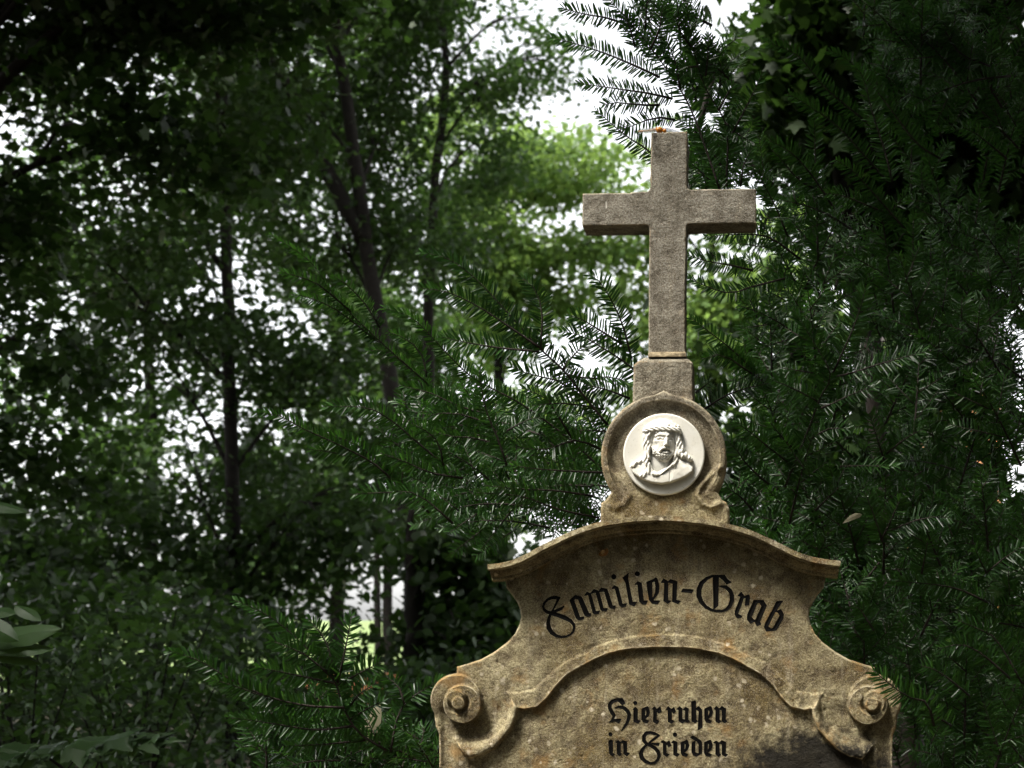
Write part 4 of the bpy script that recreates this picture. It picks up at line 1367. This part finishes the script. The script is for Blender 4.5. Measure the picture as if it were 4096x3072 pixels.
def leaves(name, pos, size, mat, parent, shape=LS, tilt=0.55, down=0.25, kind='stuff'):
    n = len(pos)
    k = len(shape)
    yaw = rng.uniform(0, 2 * math.pi, n)
    pit = rng.normal(down, tilt, n); rol = rng.normal(0, tilt, n)
    sz = size * rng.uniform(0.65, 1.25, n)
    X = shape[:, 0][None] * sz[:, None]; Y = shape[:, 1][None] * sz[:, None]
    Z = -0.35 * (shape[:, 0] ** 2)[None] * sz[:, None] * rng.uniform(-0.5, 2, n)[:, None] - 0.25 * (shape[:, 1] ** 2)[None] * sz[:, None]
    Y1 = Y * np.cos(pit)[:, None] + Z * np.sin(pit)[:, None]; Z1 = -Y * np.sin(pit)[:, None] + Z * np.cos(pit)[:, None]
    X2 = X * np.cos(rol)[:, None] + Z1 * np.sin(rol)[:, None]; Z2 = -X * np.sin(rol)[:, None] + Z1 * np.cos(rol)[:, None]
    X3 = X2 * np.cos(yaw)[:, None] - Y1 * np.sin(yaw)[:, None]; Y3 = X2 * np.sin(yaw)[:, None] + Y1 * np.cos(yaw)[:, None]
    V = np.stack([X3 + pos[:, 0:1], Y3 + pos[:, 1:2], Z2 + pos[:, 2:3]], -1).reshape(-1, 3)
    F = np.arange(n * k).reshape(n, k)
    o = mk(name, V, F, mat, parent, False, {'rnd': np.repeat(np.clip(rng.normal(0.45, 0.28, n), 0, 1), k)})
    if kind: tag(o, kind=kind)
    return o


DENS = 1.3


def spray_points(blobs, per=13, spread=0.34, flat=0.16):
    """blobs: (centre, radii, number of leaf sprays) -> leaf positions, gathered in flat sprays"""
    out = []
    for c, r, m in blobs:
        m2 = int(m * DENS * 2.2)
        d = rng.normal(0, 1, (m2, 3)); d /= np.linalg.norm(d, axis=1)[:, None]
        rad = rng.uniform(0.15, 1.0, m2) ** 0.45
        ctr = np.array(c) + d * rad[:, None] * np.array(r)
        # boughs and gaps: sprays gather where a coarse noise is high
        sz = 0.55 + 0.25 * float(np.mean(r))
        nz = vnoise(ctr[:, 0] + 0.6 * ctr[:, 1], ctr[:, 2], sz, 77, 2)
        ctr = ctr[nz > np.quantile(nz, 1 - 1 / 2.2)]
        m = len(ctr)
        off = rng.normal(0, 1, (m, per, 3)) * np.array((spread, spread, flat)) * rng.uniform(0.5, 1.3, (m, 1, 1))
        out.append((ctr[:, None, :] + off).reshape(-1, 3))
    return np.concatenate(out)


def tree(label, base, trunks, blobs, leaf, mat, cat='tree', group=None, shape=LS, name='broadleaf_tree', per=18, spread=0.34):
    """trunks: list of (points, radii) in world coordinates; limbs grow to the blobs"""
    o = empty(name, base)
    tag(o, label, cat, group)
    b0 = np.array(base)
    b = MB()
    for pts, rad in trunks:
        p = spline(np.array(pts), 26)
        rr = np.interp(np.linspace(0, 1, 26), np.linspace(0, 1, len(rad)), rad)
        jit = 0.12 * rr[:, None] * rng.normal(0, 1, (26, 3)) * (1, 1, 0)
        b.tube(p + jit - b0, rr, 10)
    main = spline(np.array(trunks[0][0]), 40)
    for c, r, m in blobs:
        c = np.array(c)
        hz = c[2] - 0.5 * np.linalg.norm(np.array(r)[:2]) - 0.3
        k = int(np.argmin(np.abs(main[:, 2] - hz)))
        st = main[k]
        midp = (st + c) / 2 + np.array((0, 0, 0.25))
        L = np.linalg.norm(c - st)
        rr = max(0.018, min(0.07, 0.02 * L))
        b.tube(spline(np.array([st, midp, c]), 10) - b0, np.linspace(rr, 0.008, 10), 6)
        for q in range(4):
            e = c + rng.normal(0, 0.55, 3) * np.array(r)
            b.tube(spline(np.array([midp, (midp + e) / 2 + (0, 0, 0.12), e]), 7) - b0, np.linspace(rr * 0.5, 0.005, 7), 5)
    b.build('trunk', M['bark'], o)
    leaves('crown', spray_points(blobs, per, spread) - b0, leaf, mat, o, shape)
    return o


def B(px, py, rx, ry, d, depth, n):
    """crown lobe seen at photo pixel (px, py)"""
    c = P(px, py, d)
    return (c, (rx * d / FPX, depth, ry * d / FPX), n)


def trunk_px(L, d, rpx):
    pts = [P(x, y, d) for x, y in L]
    foot = np.array((pts[0][0], d, -0.1))
    return ([foot] + pts, [rpx * 1.3 * d / FPX] + [rpx * d / FPX * f for f in np.linspace(1.1, 0.5, len(pts))])


def foot(px, d):
    return (float((px - PX0) * d / FPX), float(d), 0.0)


# forked tree, left of centre
tree('forked dark-trunked tree left of centre with a leaning second stem', foot(1660, 21),
     [trunk_px([(1650, 2300), (1600, 1750), (1510, 1250), (1455, 900), (1400, 500), (1345, 127), (1300, -300)], 21, 37),
      ([P(1455, 960, 21), P(1330, 728, 21), P(1203, 443, 21), P(1044, 190, 21), P(880, -120, 21)], [0.12, 0.11, 0.1, 0.085, 0.05])],
     [B(1150, 100, 330, 320, 22.8, 1.4, 120), B(1500, 60, 330, 300, 22.8, 1.4, 100), B(1250, 520, 330, 260, 22.8, 1.4, 70), B(1550, 560, 300, 280, 22.8, 1.4, 75),
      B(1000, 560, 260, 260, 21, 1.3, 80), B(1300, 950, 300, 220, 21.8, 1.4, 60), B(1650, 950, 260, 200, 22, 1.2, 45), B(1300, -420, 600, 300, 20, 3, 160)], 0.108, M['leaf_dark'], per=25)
# slim tree beside it
tree('slim wavy-trunked tree between the forked tree and the open sky', foot(1700, 24),
     [trunk_px([(1700, 2300), (1715, 1300), (1728, 886), (1758, 570), (1788, 316), (1768, 63), (1745, -300)], 24, 25)],
     [B(1720, 100, 210, 200, 25.4, 1.2, 70), B(2020, 360, 180, 110, 24, 1.0, 34), B(1680, 300, 260, 260, 25.4, 1.2, 75), B(2120, 60, 130, 70, 24, 0.7, 7), B(1850, 640, 280, 200, 25.4, 1.2, 60),
      B(1650, 1000, 280, 260, 24.5, 1.3, 60), B(1600, -330, 330, 250, 23, 2, 80), B(2250, 230, 110, 70, 24, 0.6, 12)], 0.12, M['leaf_mid'], per=25)
# slender tree with straight trunk lower left
tree('straight slender dark trunk rising from the undergrowth on the left', foot(935, 17),
     [trunk_px([(935, 2500), (930, 2000), (915, 1400), (900, 800), (880, 100), (870, -400)], 17, 28)],
     [B(800, 1050, 330, 300, 17, 1.5, 66), B(500, 700, 330, 330, 17.5, 1.5, 46), B(900, 500, 300, 300, 17, 1.4, 100), B(620, 1500, 330, 260, 17.5, 1.4, 40), B(1050, 1400, 260, 260, 17, 1.2, 45),
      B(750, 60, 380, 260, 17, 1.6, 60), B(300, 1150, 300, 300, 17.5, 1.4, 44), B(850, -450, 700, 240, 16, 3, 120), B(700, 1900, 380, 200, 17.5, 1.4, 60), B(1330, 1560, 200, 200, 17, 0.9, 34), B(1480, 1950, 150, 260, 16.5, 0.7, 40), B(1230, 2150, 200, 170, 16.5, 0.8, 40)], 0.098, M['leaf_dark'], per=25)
# near maple, trunk just outside on the left, crown hanging in
tree('near dark tree overhanging the left edge with large hanging leaves', foot(-350, 11),
     [([np.array((-5.75, 11, -0.1)), np.array((-5.7, 11, 2.5)), np.array((-5.5, 10.8, 5.0)), np.array((-5.2, 10.5, 8.0)), np.array((-5, 10, 10.5))], [0.24, 0.2, 0.17, 0.12, 0.06])],
     [B(150, 250, 330, 260, 11, 0.9, 36), B(-50, 800, 260, 330, 11, 0.9, 60), B(520, 150, 300, 200, 10.5, 0.9, 26), B(180, 1350, 260, 220, 11, 0.9, 32), B(650, 600, 220, 200, 10.5, 0.7, 35),
      B(60, 1900, 260, 200, 11, 0.9, 36), B(300, -350, 700, 200, 9.5, 2.0, 110), B(1000, -300, 420, 200, 9.5, 1.5, 90), B(900, 120, 180, 110, 10.5, 0.6, 22),
      ((-5.2, 9.2, 7.4), (2.4, 1.6, 0.7), 120)], 0.088, M['leaf_dark'], shape=LV, per=27, spread=0.26)
# near dark tree upper right
tree('near dark tree in the upper right corner above the yew', foot(3450, 9),
     [trunk_px([(3500, 2300), (3480, 1500), (3400, 800), (3250, 200), (3080, -300)], 9, 75)],
     [B(3420, 120, 220, 230, 9, 0.9, 95), B(3700, 150, 380, 300, 9, 1.0, 130), B(4050, 500, 300, 350, 9, 1.0, 120), B(3550, 550, 260, 220, 9.3, 0.8, 70), B(3150, 380, 90, 160, 9.3, 0.4, 18), B(3090, 160, 70, 150, 9.3, 0.4, 10), B(3650, -330, 420, 200, 8.5, 1.6, 130),
      B(3150, 560, 160, 130, 9.3, 0.5, 26), B(3480, 860, 300, 220, 9.3, 0.7, 60), B(3850, 980, 300, 260, 9.3, 0.7, 70), ((3.6, 6.0, 6.0), (1.8, 2.4, 1.0), 80), B(3550, 1700, 420, 330, 8.5, 0.8, 70), B(3050, 1950, 200, 260, 8, 0.5, 40), B(3900, 2300, 420, 420, 8.5, 0.8, 90), B(3350, 2550, 420, 330, 8.5, 0.8, 90), B(4000, 2850, 420, 300, 8, 0.8, 110), B(3650, 2250, 300, 260, 8.8, 0.7, 50), B(3150, 1450, 130, 200, 8.5, 0.4, 14)], 0.10, M['leaf_dark'], shape=LV, per=18, spread=0.24)
# thin pair by the clearing
for k, (x, d, lab) in enumerate(((1512, 28, 'left-hand of the two thin trunks standing before the bright clearing'), (1556, 29, 'right-hand of the two thin trunks standing before the bright clearing'))):
    tree(lab, foot(x, d), [trunk_px([(x, 2600), (x - 4, 2300), (x + 10, 1800), (x + 40, 1300)], d, 13 + 5 * k)],
         [B(x + 20 + 60 * k, 1900, 160, 170, d, 0.9, 26), B(x - 80 + 220 * k, 1600, 190, 160, d, 0.9, 30), B(x + 60, 1350, 190, 160, d, 0.9, 34)], 0.16, M['leaf_mid'])
tree('thin leaning sapling trunk behind the straight slender trunk', foot(1060, 19), [trunk_px([(1085, 2420), (1060, 2250), (1030, 2080), (1000, 1800)], 19, 15)],
     [B(1020, 1850, 170, 190, 19, 0.8, 26), B(1150, 2050, 140, 130, 19, 0.7, 16)], 0.14, M['leaf_dark'])
tree('dark bushy tree directly left of the gravestone', foot(1660, 13), [trunk_px([(1655, 2400), (1650, 2150), (1670, 1900)], 13, 40)],
     [B(1760, 2250, 260, 170, 13, 0.8, 55), B(1900, 2450, 240, 200, 13, 0.8, 75), B(1720, 2560, 170, 170, 13, 0.7, 45), B(1650, 2120, 120, 110, 13, 0.5, 16), B(2050, 2700, 260, 200, 12.5, 0.8, 70), B(1700, 2850, 200, 200, 12.5, 0.8, 50)], 0.12, M['leaf_dark'], spread=0.26)
# lit trees beyond
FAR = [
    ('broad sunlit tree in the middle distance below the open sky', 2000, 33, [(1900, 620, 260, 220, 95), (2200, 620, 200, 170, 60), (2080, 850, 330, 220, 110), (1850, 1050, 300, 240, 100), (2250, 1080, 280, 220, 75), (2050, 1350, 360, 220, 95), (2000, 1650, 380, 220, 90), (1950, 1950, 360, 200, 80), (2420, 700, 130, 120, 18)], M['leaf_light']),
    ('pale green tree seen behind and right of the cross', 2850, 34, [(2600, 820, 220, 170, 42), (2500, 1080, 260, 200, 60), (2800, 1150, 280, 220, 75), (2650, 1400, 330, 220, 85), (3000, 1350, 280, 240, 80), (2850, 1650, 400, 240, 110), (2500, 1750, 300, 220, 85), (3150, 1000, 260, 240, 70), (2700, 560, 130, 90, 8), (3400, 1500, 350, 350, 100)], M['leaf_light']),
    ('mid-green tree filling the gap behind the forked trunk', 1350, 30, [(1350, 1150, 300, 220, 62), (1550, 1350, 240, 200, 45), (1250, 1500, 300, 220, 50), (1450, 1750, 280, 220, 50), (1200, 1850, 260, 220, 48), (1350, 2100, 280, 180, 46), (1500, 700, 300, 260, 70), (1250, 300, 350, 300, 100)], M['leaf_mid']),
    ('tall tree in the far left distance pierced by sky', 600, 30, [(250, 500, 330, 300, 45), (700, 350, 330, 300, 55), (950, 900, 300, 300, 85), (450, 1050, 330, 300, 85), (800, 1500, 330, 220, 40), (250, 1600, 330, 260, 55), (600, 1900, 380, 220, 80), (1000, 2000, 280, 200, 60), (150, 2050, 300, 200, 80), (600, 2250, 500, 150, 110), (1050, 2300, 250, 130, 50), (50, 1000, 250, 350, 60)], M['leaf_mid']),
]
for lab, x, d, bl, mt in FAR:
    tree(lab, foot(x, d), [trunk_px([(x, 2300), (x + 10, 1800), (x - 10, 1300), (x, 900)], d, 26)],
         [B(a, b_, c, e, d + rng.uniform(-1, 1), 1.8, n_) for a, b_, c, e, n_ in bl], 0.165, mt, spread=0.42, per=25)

# ------------------------------------------------------------------ undergrowth
def shrub(label, px, py_top, d, wpx, leaf, mat, n, group=None, shape=LS):
    f = np.array(foot(px, d))
    topz = CAMZ + (PY0 - py_top) * d / FPX
    o = empty('shrub', f)
    tag(o, label, 'shrub', group)
    b = MB(); pos = []
    wr = wpx * d / FPX / 2
    for k in range(9):
        e = np.array((rng.uniform(-wr, wr), rng.uniform(-0.5, 0.5), topz * rng.uniform(0.75, 1.0)))
        st = np.array((rng.uniform(-0.15, 0.15), rng.uniform(-0.15, 0.15), -0.05))
        p = spline(np.array([st, st * 0.5 + e * 0.5 + (0, 0, 0.15), e]), 10)
        b.tube(p, np.linspace(0.012, 0.003, 10), 5)
    b.build('stem', M['bark'], o)
    m = n // 9
    c = np.stack([rng.uniform(-1, 1, m) * wr, rng.normal(0, 0.4, m), topz * (1 - rng.uniform(0, 1, m) ** 1.3 * 0.95)], 1)
    c[:, 2] -= (np.abs(c[:, 0]) / wr) ** 2 * topz * 0.25
    off = rng.normal(0, 1, (m, 9, 3)) * (0.13, 0.13, 0.09)
    leaves('foliage', (c[:, None] + off).reshape(-1, 3), leaf, mat, o, shape, 0.5)
    return o


SHR = [('low bramble-like shrub in the lower left corner', 150, 2480, 7.0, 700, 0.05, M['leaf_dark'], 1500),
       ('pale-leaved shrub at the lower left beside the straight slender trunk', 560, 2400, 8.0, 700, 0.06, M['leaf_mid'], 1900),
       ('dark shrub under the straight slender trunk', 930, 2420, 9.0, 600, 0.07, M['leaf_dark'], 2200),
       ('tall dark thicket shrub at the left edge', 120, 2250, 12.0, 700, 0.10, M['leaf_dark'], 1900),
       ('rounded dark shrub left of the straight slender trunk', 560, 2300, 13.0, 620, 0.10, M['leaf_dark'], 1700),
       ('dark shrub between the straight slender trunk and the clearing', 1130, 2400, 12.0, 440, 0.08, M['leaf_dark'], 1900),
       ('low leafy shrub in front of the bright clearing', 1350, 2660, 11.0, 380, 0.08, M['leaf_mid'], 900),
       ('low dark shrub behind the left scroll of the gravestone', 1800, 2620, 10.0, 560, 0.08, M['leaf_dark'], 1700)]
SHR += [('high dark thicket filling the far left behind the shrubs', -50, 1950, 15.0, 700, 0.13, M['leaf_dark'], 3400),
        ('high dark thicket left of the straight slender trunk', 480, 1990, 16.0, 800, 0.13, M['leaf_dark'], 4000),
        ('high dark thicket right of the straight slender trunk', 1120, 2080, 17.0, 600, 0.13, M['leaf_dark'], 2200)]
for a in SHR: shrub(*a)


# ------------------------------------------------------------------ foreground sapling leaves (large leaves built one by one)
def lobed(kind):
    if kind == 'oval':
        o = [(0, 0), (0.22, 0.10), (0.36, 0.35), (0.34, 0.62), (0.18, 0.86), (0, 1.0)]
    else:
        o = [(0, 0), (0.16, -0.06), (0.34, 0.02), (0.62, 0.12), (0.50, 0.22), (0.56, 0.30), (0.42, 0.36), (0.60, 0.58), (0.74, 0.80), (0.52, 0.74), (0.46, 0.82), (0.32, 0.66), (0.24, 0.72), (0.20, 0.88), (0.10, 0.92), (0, 1.08)]
    return o


def big_leaf(tip, base, width, normal, mat, parent, kind='maple', cup=0.15):
    """a single leaf with midrib fold and cupping, laid between base and tip"""
    base = np.array(base); tip = np.array(tip)
    ax = tip - base; L = np.linalg.norm(ax); ax = ax / L
    n = np.array(normal, float); n -= ax * (n @ ax); n /= np.linalg.norm(n)
    sd = np.cross(ax, n)
    half_ = lobed(kind)
    V = []; F = []
    ribs = len(half_)
    mid = [(0, y) for _, y in half_]
    for s_ in (1, -1):
        st = len(V)
        for (x, y), (mx_, my_) in zip(half_, mid):
            for fr in (0.0, 0.5, 1.0):
                xx = x * fr * s_ * width / 1.0; yy = y * L
                zz = -abs(x * fr) * width * 0.22 + 0.012 * L * math.sin(yy * 60 + fr * 3) - cup * (y - 0.4) ** 2 * L
                V.append(base + sd * xx + ax * yy + n * zz)
        for i in range(ribs - 1):
            for j in range(2):
                a = st + i * 3 + j
                q = (a, a + 1, a + 4, a + 3)
                F.append(q if s_ > 0 else q[::-1])
    V = np.array(V)
    org = base
    o = mk('leaf', V - org, F, mat, parent, True, {'rnd': np.full(len(V), rng.uniform(0.1, 0.9))})
    o.location = org - np.array(parent.location)
    return o


def sapling(label, base, stem_pts, leafs, mat, kind):
    o = empty('maple_sapling', base)
    tag(o, label, 'sapling')
    b = MB()
    for pts in stem_pts:
        p = spline(np.array(pts), 16)
        b.tube(p - np.array(base), np.linspace(0.006, 0.002, 16), 6)
    b.build('stem', M['bark'], o)
    for (bx, by, tx, ty, w_, d, nrm) in leafs:
        big_leaf(P(tx, ty, d - 0.03), P(bx, by, d), w_ * d / FPX, nrm, mat, o, kind)
    return o


sapling('big smooth green leaves reaching in from the left edge', foot(-150, 4.2),
        [[np.array(foot(-150, 4.2)), P(-140, 2900, 4.2), P(-120, 2540, 4.2), P(0, 2500, 4.2)], [P(-130, 2700, 4.2), P(-80, 2560, 4.15), P(20, 2560, 4.15)]],
        [(-60, 2570, 240, 2505, 150, 4.15, (0.1, -0.8, 0.6)), (-40, 2590, 210, 2590, 130, 4.15, (0, -0.6, 0.8)), (-40, 2610, 165, 2645, 110, 4.16, (0.1, -0.5, 0.8)),
         (60, 2420, 165, 2480, 90, 4.22, (0.2, -0.6, 0.8)), (-60, 2440, 60, 2450, 110, 4.2, (0, -0.6, 0.8)), (-120, 2000, 110, 2040, 120, 4.3, (0, -0.5, 0.9)), (-80, 2480, 70, 2560, 120, 4.1, (0, -0.9, 0.4))], M['maple'], 'oval')
sapling('low sapling spray of toothed grey-green leaves along the bottom left', foot(300, 5.0),
        [[np.array(foot(300, 5.0)), P(300, 3300, 5.0), P(280, 3050, 5.0), P(450, 2960, 5.0), P(640, 2920, 5.0)], [P(290, 3100, 5.0), P(150, 3010, 5.0), P(20, 3000, 5.0)]],
        [(470, 2960, 720, 2950, 120, 5.0, (0, -0.45, 0.9)), (380, 2975, 590, 2925, 120, 5.0, (0, -0.5, 0.85)), (300, 2960, 480, 2965, 110, 5.02, (0.1, -0.45, 0.9)), (260, 2990, 400, 3010, 120, 4.95, (0, -0.6, 0.8)),
         (130, 3000, 250, 2985, 100, 5.0, (0, -0.5, 0.9)), (0, 2990, 150, 3020, 110, 4.9, (0, -0.6, 0.8)), (60, 3030, 180, 3060, 110, 4.9, (0, -0.6, 0.8)), (-40, 3030, 70, 3050, 100, 4.85, (0, -0.6, 0.8)), (520, 2945, 600, 3010, 100, 4.98, (0, -0.6, 0.8)), (600, 2950, 660, 2930, 80, 5.0, (0, -0.4, 0.9))], M['maple'], 'maple')

dl = empty('dry_leaf', P(1480, 2990, 3.75))
tag(dl, 'pale dry leaf caught in the low yew twigs left of the gravestone', 'leaf')
big_leaf(P(1505, 2820, 3.74), P(1450, 2990, 3.76), 125 * 3.75 / FPX, (-0.3, -1, 0.35), M['dead'], dl, 'oval', 0.4)
dl2 = empty('dry_leaf', P(3420, 2055, 3.7))
tag(dl2, 'curled greyish dead leaf lodged in the yew right of the gravestone', 'leaf')
big_leaf(P(3385, 2075, 3.76), P(3455, 2050, 3.8), 34 * 3.8 / FPX, (0.3, -0.8, 0.5), M['dead'], dl2, 'oval', 0.9)

# ------------------------------------------------------------------ far brick things glimpsed through gaps
wl = empty('brick_wall', foot(1500, 24))
tag(wl, 'low orange brick wall glimpsed through the twigs left of the gravestone', 'wall')
b = MB(); b.box(-1.1, 0.75, -0.12, 0.12, -0.1, 0.52); b.build('wall_face', M['brick'], wl, False)
b = MB(); b.box(-1.13, 0.78, -0.16, 0.16, 0.523, 0.60); b.build('coping', M['brick'], wl, False)
hb = empty('house', foot(3800, 46))
tag(hb, 'orange plastered house glimpsed through the yew on the right', 'house')
b = MB(); b.box(-1.6, 1.6, 0, 7, -0.1, 8.6); b.build('wall', M['plaster'], hb, False)
b = MB(); b.add([(-2, -0.5, 8.65), (2, -0.5, 8.65), (2, 7.5, 8.65), (-2, 7.5, 8.65), (-2, 3.5, 12), (2, 3.5, 12)], [(0, 1, 5, 4), (2, 3, 4, 5), (0, 4, 3), (1, 2, 5), (0, 3, 2, 1)]); b.build('roof', M['roof'], hb, False)
for x in (-1.2, 0.3):
    for z in (1.2, 4.4):
        b = MB(); b.box(x, x + 1.1, -0.05, 0.02, z, z + 1.6); wn = b.build('window', M['roof'], hb, False)

# ------------------------------------------------------------------ unseen wood around the viewpoint: leaf masses added to block sun and sky
pos = []
for k in range(44):
    a_ = R(72) + R(216) * (k + rng.uniform(0, 1)) / 44
    r_ = rng.uniform(6.5, 11)
    pos.append(((r_ * math.sin(a_), r_ * math.cos(a_) - 0.5, rng.uniform(1.0, 6.5)), (2.0, 2.0, 2.4), 85))
pos += [((-5.6, 7.2, 7.2), (2.8, 3.0, 0.6), 200), ((-8.2, 11, 8.8), (3.0, 3.5, 0.7), 240), ((-5.6, 2.4, 6.8), (1.2, 1.8, 0.5), 60), ((-2.4, 17, 11.5), (2.6, 3, 0.7), 150), ((-12, 20, 13), (4, 4, 1), 260), ((-11, 14, 8), (1.6, 3, 2.5), 90), ((-6.6, 20.2, 12.2), (3, 2, 0.7), 170), ((-2.2, -3.5, 6.5), (1.8, 1.4, 0.6), 50), ((-2.8, 8.0, 7.6), (1.7, 1.7, 0.5), 50), ((-4.6, 5.6, 6.2), (1.1, 1.4, 0.4), 70), ((-3.1, 6.6, 6.4), (1.4, 1.0, 0.4), 60), ((-5.0, 8.6, 6.9), (2.2, 1.4, 0.4), 90), ((-9, 6, 7), (2.5, 4, 1), 90),
        ((-7.5, 16, 11), (4, 4, 0.8), 330), ((-4, 12.8, 9.4), (2, 2, 0.6), 50), ((1.4, -1.2, 7), (2.0, 2.0, 0.6), 50), ((3.5, -1, 6.5), (2.5, 3, 0.8), 80), ((-5, -2.6, 7), (2.5, 2.2, 0.8), 60),
        ((1.9, 3.1, 6.4), (1.75, 2.2, 0.5), 110), ((3.8, 5, 6.8), (2.0, 3.0, 0.7), 120), ((2.4, 8, 7.6), (2.2, 2.4, 0.6), 150), ((2.5, -3.5, 8), (3, 2.5, 1), 160), ((4.5, 0.5, 7.5), (2, 2.5, 1), 150), ((1.6, 0.3, 7.4), (1.2, 1.3, 0.5), 45), ((5.5, 7.5, 6.5), (1.6, 2.5, 2.0), 130), ((1.3, 5.6, 6.8), (1.8, 1.2, 0.5), 70), ((0.55, 3.1, 6.4), (1.45, 1.1, 0.4), 90), ((3.3, 2.0, 5.6), (1.6, 1.6, 0.6), 50), ((4.8, 4.2, 4.2), (1.0, 2.6, 2.2), 90)]
wood = leaves('shade_canopy', spray_points(pos, spread=0.5, flat=0.25), 0.42, M['leaf_dark'], None, np.array([(0, 0), (0.4, 0.45), (0, 1.0), (-0.4, 0.45)]))
tag(wood, 'unseen wood around and overhead, leaf masses added for shade', 'foliage', None, 'stuff')
